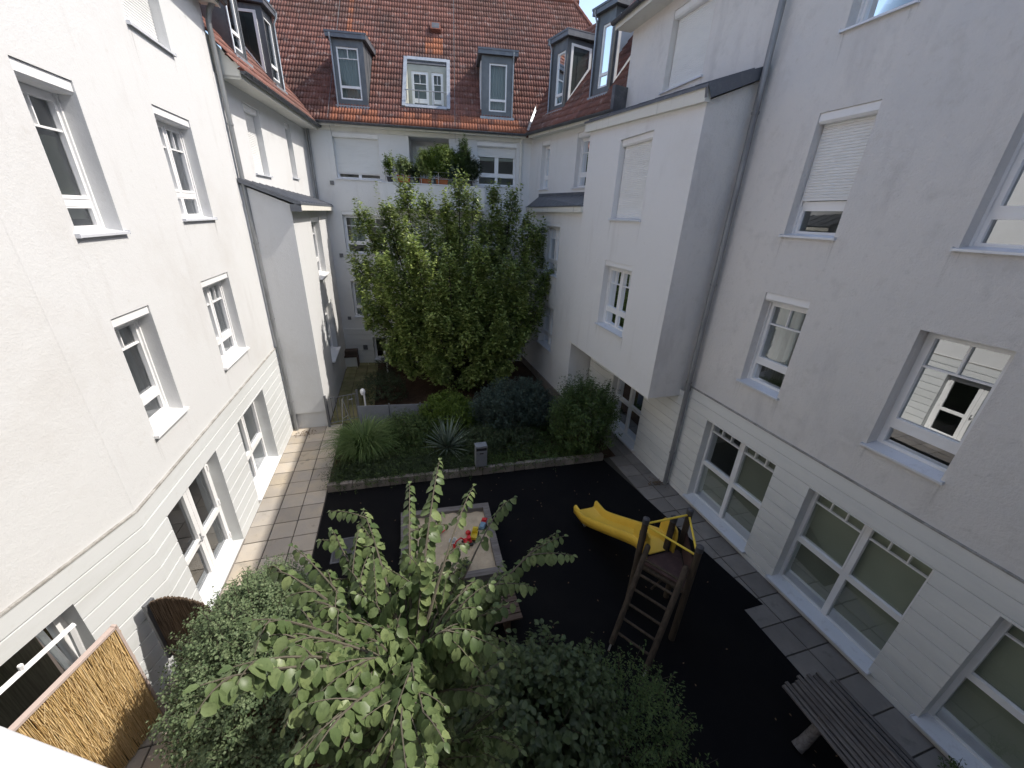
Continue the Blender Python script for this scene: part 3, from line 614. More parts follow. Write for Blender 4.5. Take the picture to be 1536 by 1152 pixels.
pipe(H, [(6.56, 6.93, 11.0), (6.56, 6.93, 5.2), (6.55, 6.93, 5.1), (6.55, 6.93, 0.)], .057, clamps=[(6.56, 6.93, 8.4), (6.56, 6.93, 5.3), (6.55, 6.93, 3.0), (6.55, 6.93, 1.)])
rooms.build('room_interior', M['room'], H)

# ================================================================== RIGHT REAR WING
H = thing('apartment_house', 'lower white wing at the right rear with red roof and two zinc dormers', 'house', (8, 14.5, 0))
rooms = MB(); A0 = V((6.67, 12.0)); A1 = V((5.5, 16.86)); d2 = (A1 - A0).normalized()
fW = Fr(A0, (d2.x, d2.y, 0), (-d2.y, d2.x, 0)); LW = (A1 - A0).length
hh = [(3.66, 4.2, 7.5, 9.13), (1.15, 2.03, 7.48, 9.13)]
s = MB(); wall(s, fW, -.3, LW, 6.6, 9.3, hh); s.build('wall', M['plaster'], H)
window(H, rooms, fW, *hh[0], lb=.36, bar=.3, nm=1); window(H, rooms, fW, *hh[1], cols=1, lb=.36, bar=.34)
fQ = Fr((5.68, 11.79), (-.13, 5.07, 0), (-1, -.0256, 0)); qh = [(1.74, 3.12, 4.5, 6.33), (1.72, 3.1, 1.62, 3.4)]
s = MB(); wall(s, fQ, 0, 5.06, -.15, 6.85, qh); s.build('bay_wall', M['plaster'], H)
s = MB(); s.quad(fQ.p(0.0, -.15), fQ.p(0.0, 6.85), fQ.p(0.0, 6.85, -.95), fQ.p(0, -.15, -.95)); s.build('bay_side', M['plaster'], H)
s = MB(); fQ.box(s, -.02, 5.06, -.15, .30, .003, .045); s.build('plinth', M['kerb'], H)
for q in qh: window(H, rooms, fQ, *q, cols=2, low_split=2, lb=.4, bar=.3, rdep=.9, curtain=('curtain_dark', .0, .5, q[2]), stain=True)
s = MB(); e = .16   # small lean-to roof over the bay
lip = [fQ.p(-.02, 6.86, e), fQ.p(5.0, 6.86, e)]; top = [fW.p(-.2, 7.24, .012), fW.p(4.2, 7.24, .012)]
s.quad(lip[0], lip[1], top[1], top[0]); s.quad(lip[1], fQ.p(5.06, 6.86, 0), top[1]); s.quad(lip[0], fQ.p(-.02, 6.70, e - .03), fW.p(-.2, 7.08, .01), top[0])
fQ.box(s, -.03, 5.03, 6.845, 6.875, e - .01, e + .015)
for k in range(9): s.tube([lip[0].lerp(lip[1], k / 9 + .04) + V((0, 0, .012)), top[0].lerp(top[1], k / 9 + .04) + V((0, 0, .012))], .014, 5)
fW.box(s, -.2, 4.2, 7.2, 7.34, .004, .03); s.build('bay_roof', M['zinc_roof'], H)
s = MB(); fQ.box(s, -.02, 5.0, 6.68, 6.84, 0.002, e - .012); s.build('bay_fascia', M['fascia'], H)
fE = fW
eave(H, fE, -.05, LW - .34, 9.27, .33, .12)
SL = math.tan(R(50)); sl_n = lambda f: (-f.N * math.cos(R(50)) + V((0, 0, 1)) * math.sin(R(50)))
def rr_keep(u, v): return u < LW - .34 + v * .60
tiles(H, fW.p(0, 9.42, .36), fW.U, sl_n(fW), -.05, 9.5, 5.6, rr_keep, lambda u, v, t: 0.)
dormer(H, fW, 3.22, 4.12, 10.0, 12.0, -.15, R(50), 3.32, 3.80, 10.18, 11.68, lb=.26, bar=0, sidewin=(-1,), pipe_at=4.10)
dormer(H, fW, .98, 1.80, 10.05, 12.1, -.18, R(50), 1.08, 1.52, 10.25, 11.8, lb=.30, bar=0, sidewin=(-1,), pipe_at=1.78)
s = MB(); fW.box(s, -.06, .06, 9.3, 9.95, -.1, .46); s.build('end_flashing', M['gutter'], H)
# valley flashing
vb = fW.p(LW - .36, 9.44, .37); vt = vb + (fW.U * .60 + sl_n(fW)) * 4.0
s = MB(); off = V((0, 0, .05)); sd = V((-.09, -.03, .02))
s.quad(vb + off - sd, vb + off + sd * .9, vt + off + sd * .9, vt + off - sd); s.build('valley_flashing', M['zinc_pale'], H)
s = MB(); s.quad(fW.p(-.3, 9, -6), fW.p(6, 9, -6), fW.p(6, 13.6, -3.3), fW.p(-.3, 13.6, -3.3)); s.quad(fW.p(-.3, 0, -6), fW.p(6, 0, -6), fW.p(6, 9, -6), fW.p(-.3, 9, -6)); s.build('rear_wall', M['plaster'], H)
rooms.build('room_interior', M['room'], H)

# ================================================================== BACK HOUSE
H = thing('apartment_house', 'white house across the far end with big red tiled roof and planted balcony', 'house', (2.2, 20.5, 0))
rooms = MB(); th = R(8.8)
fK = Fr((-1.94, 18), (math.cos(th), -math.sin(th), 0), (-math.sin(th), -math.cos(th), 0))
REC = (2.78, 4.30, 7.50, 9.12)
kh = [(0, 1.65, 7.57, 9.1), (0, 1.67, 4.81, 6.42), (0, 1.67, 2.14, 3.81), (5.4, 6.95, 7.58, 9.1), (5.4, 6.92, 4.81, 6.42), (5.4, 6.92, 2.14, 3.81)]
s = MB(); wall(s, fK, -1.0, 7.7, 1.58, 9.32, kh + [REC], depth=.3); s.build('wall', M['plaster'], H)
kb = [(.66, 1.85, .12, 1.2)]
s = MB(); wall(s, fK.off(.03), -1.0, 7.7, -.4, 1.58, kb, rust=(.08, .25)); fK.box(s, -1., 7.7, 1.56, 1.585, 0, .035); s.build('ground_floor_wall', M['base_plaster'], H)
window(H, rooms, fK, *kh[0], cols=2, low_split=2, shut=7.79, lb=.2); window(H, rooms, fK, *kh[1], cols=2, lb=.36, bar=.3, curtain=('curtain', .12, .45, 5.2)); window(H, rooms, fK, *kh[2], cols=2, lb=.36, bar=.3, curtain=('curtain', 0, .5, 2.2))
window(H, rooms, fK, *kh[3], cols=2, low_split=2, shut=8.62, lb=.34, bar=0); window(H, rooms, fK, *kh[4], cols=2, lb=.36, bar=.3); window(H, rooms, fK, *kh[5], cols=2, lb=.36, bar=.3)
window(H, rooms, fK.off(.03), *kb[0], cols=2, box=0, lowrow=False, bar=0, sill=.06)
s = MB(); a, b, c, d = REC    # balcony niche with a shuttered door at the back
P = fK.p; q = -1.1
for (u, zz) in (((a, a), (c, d)), ((b, b), (c, d))): s.quad(P(u[0], zz[0], -.29), P(u[0], zz[1], -.29), P(u[0], zz[1], q), P(u[0], zz[0], q))
s.quad(P(a, d, -.29), P(b, d, -.29), P(b, d, q), P(a, d, q)); s.quad(P(a, c, -.29), P(b, c, -.29), P(b, c, q), P(a, c, q)); s.quad(P(a, c, q), P(b, c, q), P(b, d, q), P(a, d, q)); s.build('balcony_niche', M['plaster'], H)
window(H, None, fK.off(-.98), 2.95, 4.15, 7.52, 8.95, cols=2, lb=.3, shut=8.55, rd=.04, sill=0, bar=0)
s = MB(); fK.box(s, 1.67, 5.66, 6.60, 7.46, .003, .80); s.build('balcony_slab', M['plaster'], H, bevel=.01)
s = MB(); fK.box(s, 1.65, 5.68, 7.461, 7.49, .004, .82); s.build('balcony_coping', M['sillmetal'], H)
s = MB()
for z in (7.9, 7.68): s.tube([P(1.95, z, .76), P(5.2, z, .76)], .014, 8)
for u in (1.95, 2.6, 3.25, 3.9, 4.55, 5.2): s.tube([P(u, 7.49, .76), P(u, 7.9, .76)], .014, 8)
s.tube([P(1.95, 7.9, .76), P(1.95, 7.9, .02)], .014, 8); s.tube([P(5.2, 7.9, .76), P(5.2, 7.9, .02)], .014, 8)
s.build('balcony_railing', M['steel'], H, True)
s = MB(); fK.box(s, -1., 7.7, 9.14, 9.32, .003, .05); s.build('eave_band', M['soffit'], H)
eave(H, fK, -1.0, 7.25, 9.27, .30, .10)
LOG = (2.62, 4.36, 10.08, 11.55)
e_o = fK.p(0, 9.40, .33); cs, sn = math.cos(R(50)), math.sin(R(50))
def v_of(z): return (z - 9.40) / sn
VENT = (3.62, v_of(13.15), 4.02, v_of(13.45))
def kk(u, v):
    if LOG[0] < u < LOG[1] and v_of(LOG[2]) < v < v_of(11.95): return False
    if u > 9.95 + (7.6 - v) * .445: return False
    return True
def kfresh(u, v, t):
    if v < .62 and (.1 < u < 1.75 or 2.5 < u < 4.6 or 4.6 < u < 7.0): return .62 if t > .25 else .15
    if v < .31 and -.3 < u: return .5 if t > .5 else .1
    if abs(u - .48) < .10 and v > 3.6: return .5 * (t > .4) + .15
    if 3.4 < u < 4.1 and v_of(12.2) < v < v_of(13.0): return .85 if t > .25 else .3
    if .55 < u < 1.3 and v_of(12.3) < v < v_of(13.0): return .55 if t > .5 else 0
    return .10 if t > .93 else 0
tiles(H, e_o, fK.U, sl_n(fK), -2.6, 11.2, 7.75, kk, kfresh)
# ridge and hip caps
rp = lambda u, v, h=0.: e_o + fK.U * u + sl_n(fK) * v + V((0, 0, h))
s = MB(); k = -2.5
while k < 9.9: s.tube([rp(k, 7.72, .03), rp(k + .38, 7.72, .05)], [.085, .105], 10); k += .36
for i in range(26):
    v0 = 7.7 - i * .34; u0 = 9.95 + (7.6 - v0) * .445; s.tube([rp(u0 + .15, v0 - .34, .03), rp(u0, v0, .05)], [.10, .08], 8)
s.build('ridge_tiles', M['tilesheet'], H, True)
s = MB(); s.quad(rp(-2.6, 7.7), rp(9.95, 7.7), rp(9.95, 7.7) - fK.N * 5 + V((0, 0, -5.5)), rp(-2.6, 7.7) - fK.N * 5 + V((0, 0, -5.5)))
hb = rp(13.3, 0); s.quad(rp(9.95, 7.7), hb, hb - fK.N * 9); s.quad(fK.p(-2.6, 0, -9), fK.p(13, 0, -9), fK.p(13, 9.4, -9), fK.p(-2.6, 9.4, -9)); s.build('rear_roof', M['tilesheet'], H)
dormer(H, fK, .31, 1.40, 9.95, 11.90, -.14, R(50), .47, 1.21, 10.16, 11.68, lb=.34, bar=.28, pipe_at=.33, curtain='curtain_dark')
dormer(H, fK, 5.56, 6.76, 9.93, 11.83, -.12, R(50), 5.84, 6.50, 10.13, 11.6, lb=.32, bar=0, sidewin=(-1,), pipe_at=6.72, curtain='curtain_dark')
# roof loggia: opening cut in the slope with a white room behind, zinc surround and a rail
s = MB(); lf = fK.off(.33 - (LOG[2] - 9.40) / SL); dpt = 1.4
u0, u1, z0, z1 = LOG[0] + .1, LOG[1] - .1, LOG[2] - .0, 11.82
zd = lambda d: z0 - d * SL
for uu in (u0, u1): s.quad(lf.p(uu, z0, 0), lf.p(uu, z1, -(z1 - z0) / SL), lf.p(uu, z1, -dpt - .3), lf.p(uu, z0, -dpt - .3))
s.quad(lf.p(u0, z0, 0), lf.p(u1, z0, 0), lf.p(u1, z0, -dpt - .3), lf.p(u0, z0, -dpt - .3)); s.quad(lf.p(u0, z1, -(z1 - z0) / SL), lf.p(u1, z1, -(z1 - z0) / SL), lf.p(u1, z1, -dpt - .3), lf.p(u0, z1, -dpt - .3))
lh = [(u0 + .14, u0 + .80, z0 + .06, z0 + 1.5), (u0 + .92, u0 + 1.38, z0 + .06, z0 + 1.5)]
lb = lf.off(-dpt); wall(s, lb, u0, u1, z0, z1, lh, depth=.1); s.build('loggia_room', M['room'], H)
for h in lh: window(H, None, lb, *h, cols=1, lb=.42, bar=.3, nm=2, box=0, rd=.03, sill=0)
s = MB(); s.quad(lb.p(u0, z0, -.7), lb.p(u1, z0, -.7), lb.p(u1, z1, -.7), lb.p(u0, z1, -.7)); s.build('room_interior', M['room'], H)
s = MB(); o2 = e_o; q0, q1 = v_of(LOG[2]) - .02, v_of(11.95) + .06
def strip(ua, va, ub, vb_, h): s.box((ua, va, 0), (ub, vb_, h), fK.U, sl_n(fK), fK.U.cross(sl_n(fK)), o2)
strip(LOG[0] - .02, q0 - .02, LOG[0] + .11, q1, .10); strip(LOG[1] - .11, q0 - .02, LOG[1] + .02, q1, .10); strip(LOG[0] + .11, q1 - .16, LOG[1] - .11, q1, .11); strip(LOG[0] + .11, q0 - .02, LOG[1] - .11, q0 + .10, .07); s.build('loggia_surround', M['zinc_pale'], H)
s = MB(); strip(LOG[0] + .11, q1 - .30, LOG[1] - .11, q1 - .155, .06); s.build('awning_box', M['gutter'], H)
s = MB(); w = lambda u, z, d: lf.p(u, z, d)
s.tube([w(u0, z0 + .56, -.05), w(u1, z0 + .56, -.05)], .018, 8); s.tube([w(u0, z0 + .12, -.05), w(u1, z0 + .12, -.05)], .012, 8)
for k in (.06, .5, 1.05, 1.48): s.tube([w(u0 + k, z0 + .02, -.05), w(u0 + k, z0 + .56, -.05)], .014, 8)
s.build('loggia_rail', M['steel'], H, True)
s = MB(); s.box((VENT[0], VENT[1], .04), (VENT[2], VENT[3], .20), fK.U, sl_n(fK), fK.U.cross(sl_n(fK)), o2); vt_ = s.build('roof_vent', M['tilesheet'], H)
s = MB(); s.box((VENT[0] + .05, VENT[1] + .05, .17), (VENT[2] - .05, VENT[3] - .05, .206), fK.U, sl_n(fK), fK.U.cross(sl_n(fK)), o2); s.build('vent_pane', M['gutter'], vt_)
s = MB()
for (u, z) in ((-.21, 7.41), (-.22, 4.73), (-.23, 2.08)): fK.box(s, u - .07, u + .07, z - .07, z + .07, .002, .03)
s.build('vent_grille', M['railpaint'], H)
s = MB(); fK.box(s, -.62 + .83, -.62 + 1.02, .62, .84, .032, .05); s.build('wall_hatch', M['railpaint'], H)
pipe(H, [P(-.80, 9.25, .10), P(-.80, 0, .10)], .045); pipe(H, [P(7.12, 9.25, .10), P(7.12, 6.9, .10), P(7.12, 0, .10)], .045, 'soffit')
# lightning conductor wires down the slope
for u in (.02, 4.55):
    s = MB(); s.tube([rp(u, 7.6, .09), rp(u, 0, .09), P(u, 9.0, .06)], .006, 5); s.build('lightning_wire', M['pipe'], H)
rooms.build('room_interior', M['room'], H)

# ================================================================== LEFT REAR WING
H = thing('apartment_house', 'white wing on the far left with closed oriel under a lean-to zinc roof', 'house', (-5, 15, 0))
rooms = MB(); A0 = V((-3.54, 12.1)); A1 = V((-2.86, 18.14)); d2 = (A1 - A0).normalized()
fL = Fr(A0, (d2.x, d2.y, 0), (d2.y, -d2.x, 0)); LL = (A1 - A0).length
lh = [(1.05, 1.98, 7.28, 8.88), (3.94, 4.44, 7.4, 8.98)]
s = MB(); wall(s, fL, -.2, LL, 6.5, 9.16, lh); s.build('wall', M['plaster_left'], H)
for h in lh: window(H, rooms, fL, *h, shut=h[2] + .02, lb=.3, bar=0, boxd=-.05)
eave(H, fL, 0.02, LL + .1, 9.13, .46, .13)
s = MB(); fL.box(s, 0.02, .05, 9.12, 9.42, .003, .47); s.quad(fL.p(.03, 9.10, .46), fL.p(.03, 9.30, .46), fL.p(.03, 11.4, -1.32), fL.p(.03, 9.10, -1.32)); s.build('eave_end_board', M['fascia'], H)
def ll_keep(u, v): return u < LL - .4 + v * .5
tiles(H, fL.p(0, 9.30, .50), fL.U, sl_n(fL), -0.06, 8.5, 4.6, ll_keep)
dormer(H, fL, 3.28, 4.06, 9.77, 11.58, .10, R(50), 3.40, 3.95, 9.95, 11.4, lb=.3, bar=0, sidewin=(-1,), pipe_at=4.04)
dormer(H, fL, .82, 1.62, 9.77, 11.7, .10, R(50), .95, 1.50, 9.95, 11.5, lb=.3, bar=0, pipe_at=.84)
fF = Fr((-3.62, 12.02), (1, 0, 0), (0, -1, 0)); fS = Fr((-2.5, 12.02), (0, 1, 0), (1, 0, 0))
s = MB(); wall(s, fF, 0, 1.12, .56, 6.46); s.quad(fF.p(0, 6.46), fF.p(1.12, 6.46), fF.p(1.12, 6.56), fF.p(0, 6.98)); s.quad(fF.p(0, .56), fF.p(1.12, .56), fF.p(1.12, .56, -1.2), fF.p(0, .56, -1.2)); s.build('oriel_front', M['plaster_left'], H)
sh = [(2.42, 3.98, 4.33, 6.2), (2.28, 3.95, 1.42, 3.36)]
s = MB(); wall(s, fS, 0, 6.1, .56, 6.56, sh); s.build('oriel_side', M['plaster_left'], H)
s = MB(); f2 = Fr((-3.62, 12.09), (1, 0, 0), (0, -1, 0)); wall(s, f2, 0, 1.08, -.1, .60); f3 = Fr((-2.54, 12.09), (0, 1, 0), (1, 0, 0)); wall(s, f3, 0, 6.1, -.1, .60); s.build('oriel_plinth', M['plaster_left'], H)
for h in sh: window(H, rooms, fS, *h, cols=2, low_split=2, lb=.42, bar=.3, rdep=.8, sill=.10, sillm='pvc', stain=True)
s = MB(); e = .27; zl = 6.58
n0, n1 = -.10, 6.1
def lp(u, k): return fS.p(u, zl + (1.04 + e) * .36 * k, e - (1.04 + e) * k)
for dz in (0, .03): s.quad(lp(n0, 0) + V((0, 0, dz)), lp(n1, 0) + V((0, 0, dz)), lp(n1, 1) + V((0, 0, dz)), lp(n0, 1) + V((0, 0, dz)))
s.quad(lp(n0, 0) - V((0, 0, .06)), lp(n0, 0) + V((0, 0, .03)), lp(n0, 1) + V((0, 0, .03)), lp(n0, 1) - V((0, 0, .06)))
s.quad(lp(n0, 0) - V((0, 0, .02)), lp(n1, 0) - V((0, 0, .02)), lp(n1, 0) + V((0, 0, .03)), lp(n0, 0) + V((0, 0, .03)))
k = n0 + .02
while k < n1: s.tube([lp(k, 0) + V((0, 0, .045)), lp(k, 1) + V((0, 0, .045))], .014, 5); k += .42
fS.box(s, n0, n0 + .04, zl - .19, zl - .02, .004, e - .005); s.build('oriel_roof', M['zinc_roof'], H)
s = MB(); fS.box(s, n0 + .045, n1, zl - .16, zl - .022, e - .05, e - .01); fS.box(s, n0 + .045, n1, zl - .06, zl - .03, .003, e - .051); s.build('oriel_fascia', M['fascia'], H)
s = MB(); s.quad(fL.p(-.3, 13.0, -3.2), fL.p(8, 13., -3.2), fL.p(8, 9, -6.5), fL.p(-.3, 9, -6.5)); s.quad(fL.p(-.3, 0, -6.5), fL.p(8, 0, -6.5), fL.p(8, 9, -6.5), fL.p(-.3, 9, -6.5)); s.build('rear_wall', M['plaster_left'], H)
rooms.build('room_interior', M['room'], H)

# ================================================================== LEFT NEAR HOUSE
H = thing('apartment_house', 'tall sunlit white rendered house along the left side with a white double terrace door', 'house', (-5, 8, 0))
rooms = MB(); fN = Fr((-3.54, 0), (0, 1, 0), (1, 0, 0)); fNu = fN.off(-.025); ZL = 2.74; Y0 = 5.13
nh = [(6.03, 6.91, 6.10, 7.78), (8.72, 10.02, 6.22, 7.92), (6.03, 6.90, 3.37, 5.09), (8.69, 10.03, 3.40, 5.14), (8.70, 10.01, 8.92, 10.2)]
s = MB(); wall(s, fNu, Y0, 12.06, ZL, 10.38, nh); an = (-.2995, -.9541, 0); fA = Fr((-3.54, Y0), an, (.9541, -.2995, 0)); fAu = fA.off(-.025)
wall(s, fAu, -.004, 6.5, ZL, 10.38); s.build('wall', M['plaster_left'], H)
ng = [(8.50, 10.30, .15, 2.2), (5.60, 7.37, .03, 2.24)]; ag = [(.97, 3.0, .62, 2.27)]
s = MB(); wall(s, fN, Y0, 12.06, -.1, ZL, ng, rust=(-.01, .25)); wall(s, fA, 0, 6.5, -.1, ZL, ag, rust=(-.01, .25)); s.build('ground_floor_wall', M['base_left'], H)
s = MB(); fN.box(s, Y0, 12.06, ZL - .01, ZL + .012, -.03, .010); fA.box(s, 0, 6.5, ZL - .01, ZL + .012, -.03, .010); s.build('cornice', M['groove_dirt'], H)
window(H, rooms, fNu, *nh[0], lb=.30, bar=.30, curtain=('curtain', -.0, .5, 6.2), rd=.22, blinds=[(.5, .98, .1, .7)], glass='glass_left', stain=True)
window(H, rooms, fNu, *nh[1], cols=2, low_split=2, lb=.36, bar=.30, rd=.2, curtain=('curtain_dark', .0, 1., 6.5), glass='glass_left', stain=True)
window(H, rooms, fNu, *nh[2], lb=.34, bar=.28, curtain=('curtain_dark', 0, 1, 3.5), rd=.22, sillm='pvc', sill=.06, glass='glass_left', stain=True)
window(H, rooms, fNu, *nh[3], cols=2, low_split=2, lb=.36, bar=.30, curtain=('curtain_dark', 0, 1, 3.75), sillm='pvc', sill=.06, glass='glass_left', stain=True)
window(H, rooms, fNu, *nh[4], shut=8.95, cols=2, glass='glass_left', stain=True)
window(H, rooms, fN, *ng[0], cols=2, low_split=2, lb=.72, bar=.2, nm=2, box=0, sill=.06, rd=.26, rdep=2.5, sillm='pvc', blinds=[(.52, .98, .08, .99)], glass='glass_left')
# white double terrace door
s = MB(); a, b, c, d = ng[1]; q0, q1 = -.28, -.21; t = .06; m_ = (a + b) / 2
B = lambda x0, x1, y0, y1, e0=q0, e1=q1: fN.box(s, x0, x1, y0, y1, e0, e1)
B(a, a + t, c, d); B(b - t, b, c, d); B(a + t, b - t, d - .10, d); B(a + t, b - t, c, c + .05)
fr_ = s.build('terrace_door', M['pvc'], H)
g = MB()
for (x0, x1) in ((a + t, m_), (m_, b - t)):
    s = MB(); st = .105; e0, e1 = q0 + .01, q1 + .028
    B(x0 + .003, x0 + st, c + .055, d - .11, e0, e1); B(x1 - st, x1 - .003, c + .055, d - .11, e0, e1); B(x0 + st, x1 - st, c + .055, c + .2, e0, e1); B(x0 + st, x1 - st, d - .22, d - .11, e0, e1); B(x0 + st, x1 - st, c + .92, c + 1.02, e0, e1)
    for zz in (c + .25, c + 1.1, d - .3): xx = x0 + .012 if x0 < m_ - .1 and x0 == a + t else x1 - .05; B(xx, xx + .035, zz - .06, zz + .06, e1, e1 + .022)
    s.build('door_leaf', M['pvc'], fr_)
    g.quad(fN.p(x0 + st, c + .2, q0 + .05), fN.p(x1 - st, c + .2, q0 + .05), fN.p(x1 - st, d - .22, q0 + .05), fN.p(x0 + st, d - .22, q0 + .05))
g.build('pane', M['glass_left'], fr_)
s = MB(); s.tube([fN.p(m_ - .05, 1.05, q1 + .03), fN.p(m_ - .05, 1.05, q1 + .075), fN.p(m_ - .17, 1.05, q1 + .075)], .011, 8); fN.box(s, m_ - .068, m_ - .032, .95, 1.13, q1 + .028, q1 + .036); s.build('handle', M['steel'], fr_)
s = MB(); fN.box(s, a, b, -.02, .028, -.21, .02); s.build('threshold', M['slab_grey'], fr_)
room(rooms, fN, a, b, c, d, .26, 2.6, .2)
window(H, rooms, fA, *ag[0], cols=1, lowrow=False, bar=0, box=0, rd=.22, rdep=2.4, sill=.08, blinds=[(.02, .99, .03, .97)])
# tilted sash and its bright rail inside the near window
s = MB(); a, b, c, d = ag[0]
T0 = lambda u, k, dd=0.: fA.p(u, c + .08 + (d - c - .35) * k, -.20 - .0 + dd + .16 * k)
for (u_0, u_1) in ((a + .06, a + .13), (b - .13, b - .06)): s.tube([T0(u_0 + .035, 0), T0(u_0 + .035, 1)], .034, 6)
s.tube([T0(a + .06, 1), T0(b - .06, 1)], .030, 6)
for u in (a + .55, a + 1.05): s.tube([T0(u, 1), T0(u, 1.07)], .022, 6)
s.build('tilted_sash', M['pvc'], H)
eave(H, fNu, Y0, 12.14, 10.36, .34, .12); eave(H, fAu, .12, 6.5, 10.36, .34, .12, gut=False)
s = MB(); f = fNu
s.quad(f.p(-1, 10.5, .42), f.p(12.14, 10.5, .42), f.p(12.14, 14.2, -3.3), f.p(-1, 14.2, -3.3)); s.quad(f.p(-1, 14.2, -3.3), f.p(12.14, 14.2, -3.3), f.p(12.14, 10, -7.2), f.p(-1, 10, -7.2)); s.build('roof', M['tilesheet'], H)
s = MB(); s.quad(f.p(-1, 0, -7.2), f.p(12.06, 0, -7.2), f.p(12.06, 10, -7.2), f.p(-1, 10, -7.2)); s.quad(f.p(12.06, 0), f.p(12.06, 10.38), f.p(12.06, 14.1, -3.3), f.p(12.06, 10, -7.2), f.p(12.06, 0, -7.2)); s.build('gable_wall', M['plaster_left'], H)
pipe(H, [(-3.28, 12.03, 10.42), (-3.40, 12.02, 10.25), (-3.46, 12.02, 10.05), (-3.46, 12.02, 3.1), (-3.44, 12.0, 2.95), (-3.44, 12.0, 0)], .052, clamps=[(-3.46, 12.02, 8.2), (-3.46, 12.02, 5.6), (-3.46, 12.02, 3.6), (-3.44, 12.0, 1.)])
s = MB(); fA.box(s, .30, .42, 1.28, 1.40, .003, .045); fA.box(s, .335, .345, .3, 1.28, .004, .016); s.build('wall_socket', M['pvc'], H)
rooms.build('room_interior', M['room'], H)

# ================================================================== NEAR HOUSE (the one looked out of): parapet corner in view
H = thing('apartment_house', 'sunlit white parapet edge of the near house, in the bottom left corner', 'house', (0, -1, 0))
s = MB(); e0 = V((-.78, .64, 0)); dr = V((.24, -.13, 0)).normalized(); pr = V((-dr.y, dr.x, 0)) * -1
s.box((-1.2, 0, 4.3), (.95, .26, 5.6), dr, pr, V((0, 0, 1)), e0); s.build('parapet', M['parapet'], H, bevel=.012)
s = MB(); fC = Fr((-5.4, -.75), (1, 0, 0), (0, 1, 0)); wall(s, fC, 0, 12.1, -.1, 10.5); s.build('wall', M['plaster'], H)
# ================================================================== GROUND
s = MB(); s.quad((-150, -150, -.14), (150, -150, -.14), (150, 150, -.14), (-150, 150, -.14)); struct(s.build('ground', M['soil']))
def slabs(name, m, x0, y0, nx, ny, w, l, z, gap=.010, rot=0., th=.05, skip=None):
    s = MB(); c, sn_ = math.cos(rot), math.sin(rot); X = V((c, sn_, 0)); Y = V((-sn_, c, 0))
    for i in range(nx):
        for j in range(ny):
            if skip and skip(i, j): continue
            dz = random.uniform(-.003, .003); s.box((i * w + gap, j * l + gap, z - th + dz), ((i + 1) * w - gap, (j + 1) * l - gap, z + dz), X, Y, V((0, 0, 1)), V((x0, y0, 0)))
    return struct(s.build(name, m, bevel=.004))
s = MB(); s.quad((-3.6, -.7, -.02), (-2.0, -.7, -.02), (-2.0, 12.1, -.02), (-3.6, 12.1, -.02)); s.quad((-5.6, -.7, -.02), (-3.6, -.7, -.02), (-3.6, 5.3, -.02), (-5.6, 5.3, -.02)); s.quad((5.2, -1, -.02), (6.7, -1, -.02), (6.7, 11.9, -.02), (5.2, 11.9, -.02)); struct(s.build('path_bed', M['joint']))
slabs('path', M['slab'], -3.55, -.6, 3, 26, .482, .49, .0)
slabs('path', M['slab'], -5.5, -.6, 4, 12, .4875, .49, .002)
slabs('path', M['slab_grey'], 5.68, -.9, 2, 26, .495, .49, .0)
slabs('path', M['slab_moss'], -2.5, 12.2, 3, 13, .45, .45, -.02)
s = MB(); s.quad((-2.1, -.75, .006), (5.69, -.75, .006), (5.69, 3.38, .006), (-2.1, 3.38, .006)); s.quad((-2.1, 3.38, .006), (6.13, 3.38, .006), (5.44, 8.32, .006), (-2.08, 8.57, .006)); struct(s.build('rubber_ground', M['rubber']))
s = MB()   # planting bed soil, gently mounded
n = 30
def bz(x, y): return .06 + .05 * math.sin(x * 1.7) * math.sin(y * 2.1) + .03 * math.sin(x * 4.1 + y * 3)
for i in range(n):
    for j in range(12):
        xs = [-2.05 + (7.9) * k / n for k in (i, i + 1)]; ys = [8.62 + 3.1 * k / 12 for k in (j, j + 1)]
        sk_ = lambda x, y: (x, y - .036 * (x + 2.05), bz(x, y))
        s.quad(sk_(xs[0], ys[0]), sk_(xs[1], ys[0]), sk_(xs[1], ys[1]), sk_(xs[0], ys[1]))
struct(s.build('bed_soil', M['soil'], None, True))
s = MB()
for i in range(24):
    for j in range(14):
        xs = [-1.15 + 6.9 * k / 24 for k in (i, i + 1)]; ys = [11.7 + 6.4 * k / 14 for k in (j, j + 1)]
        q = lambda x, y: (x, y, -.03 + .05 * math.sin(x * 1.3 + 1) * math.sin(y * .9))
        s.quad(q(xs[0], ys[0]), q(xs[1], ys[0]), q(xs[1], ys[1]), q(xs[0], ys[1]))
struct(s.build('garden_soil', M['soil'], None, True))
# front bed where the foreground shrubs stand
s = MB(); s.quad((-3.0, -.7, .012), (3.0, -.7, .012), (2.2, 2.6, .012), (-2.9, 4.4, .012)); struct(s.build('front_bed_soil', M['soil']))

# kerb of stone blocks round the bed
s = MB(); ka, kb_ = V((-2.08, 8.60, 0)), V((5.4, 8.30, 0)); d = (kb_ - ka).normalized(); nn = V((-d.y, d.x, 0)); k = 0.; 
while k < 7.4:
    w_ = .30; s.box((k + .006, -.03 + random.uniform(-.006, .006), -.05), (k + w_ - .006, .10, .22 + random.uniform(-.010, .010)), d, nn, V((0, 0, 1)), ka); k += w_
tag(s.build('stone_kerb', M['kerb'], bevel=.012), 'low kerb of square stone blocks along the front of the planting bed', 'kerb')

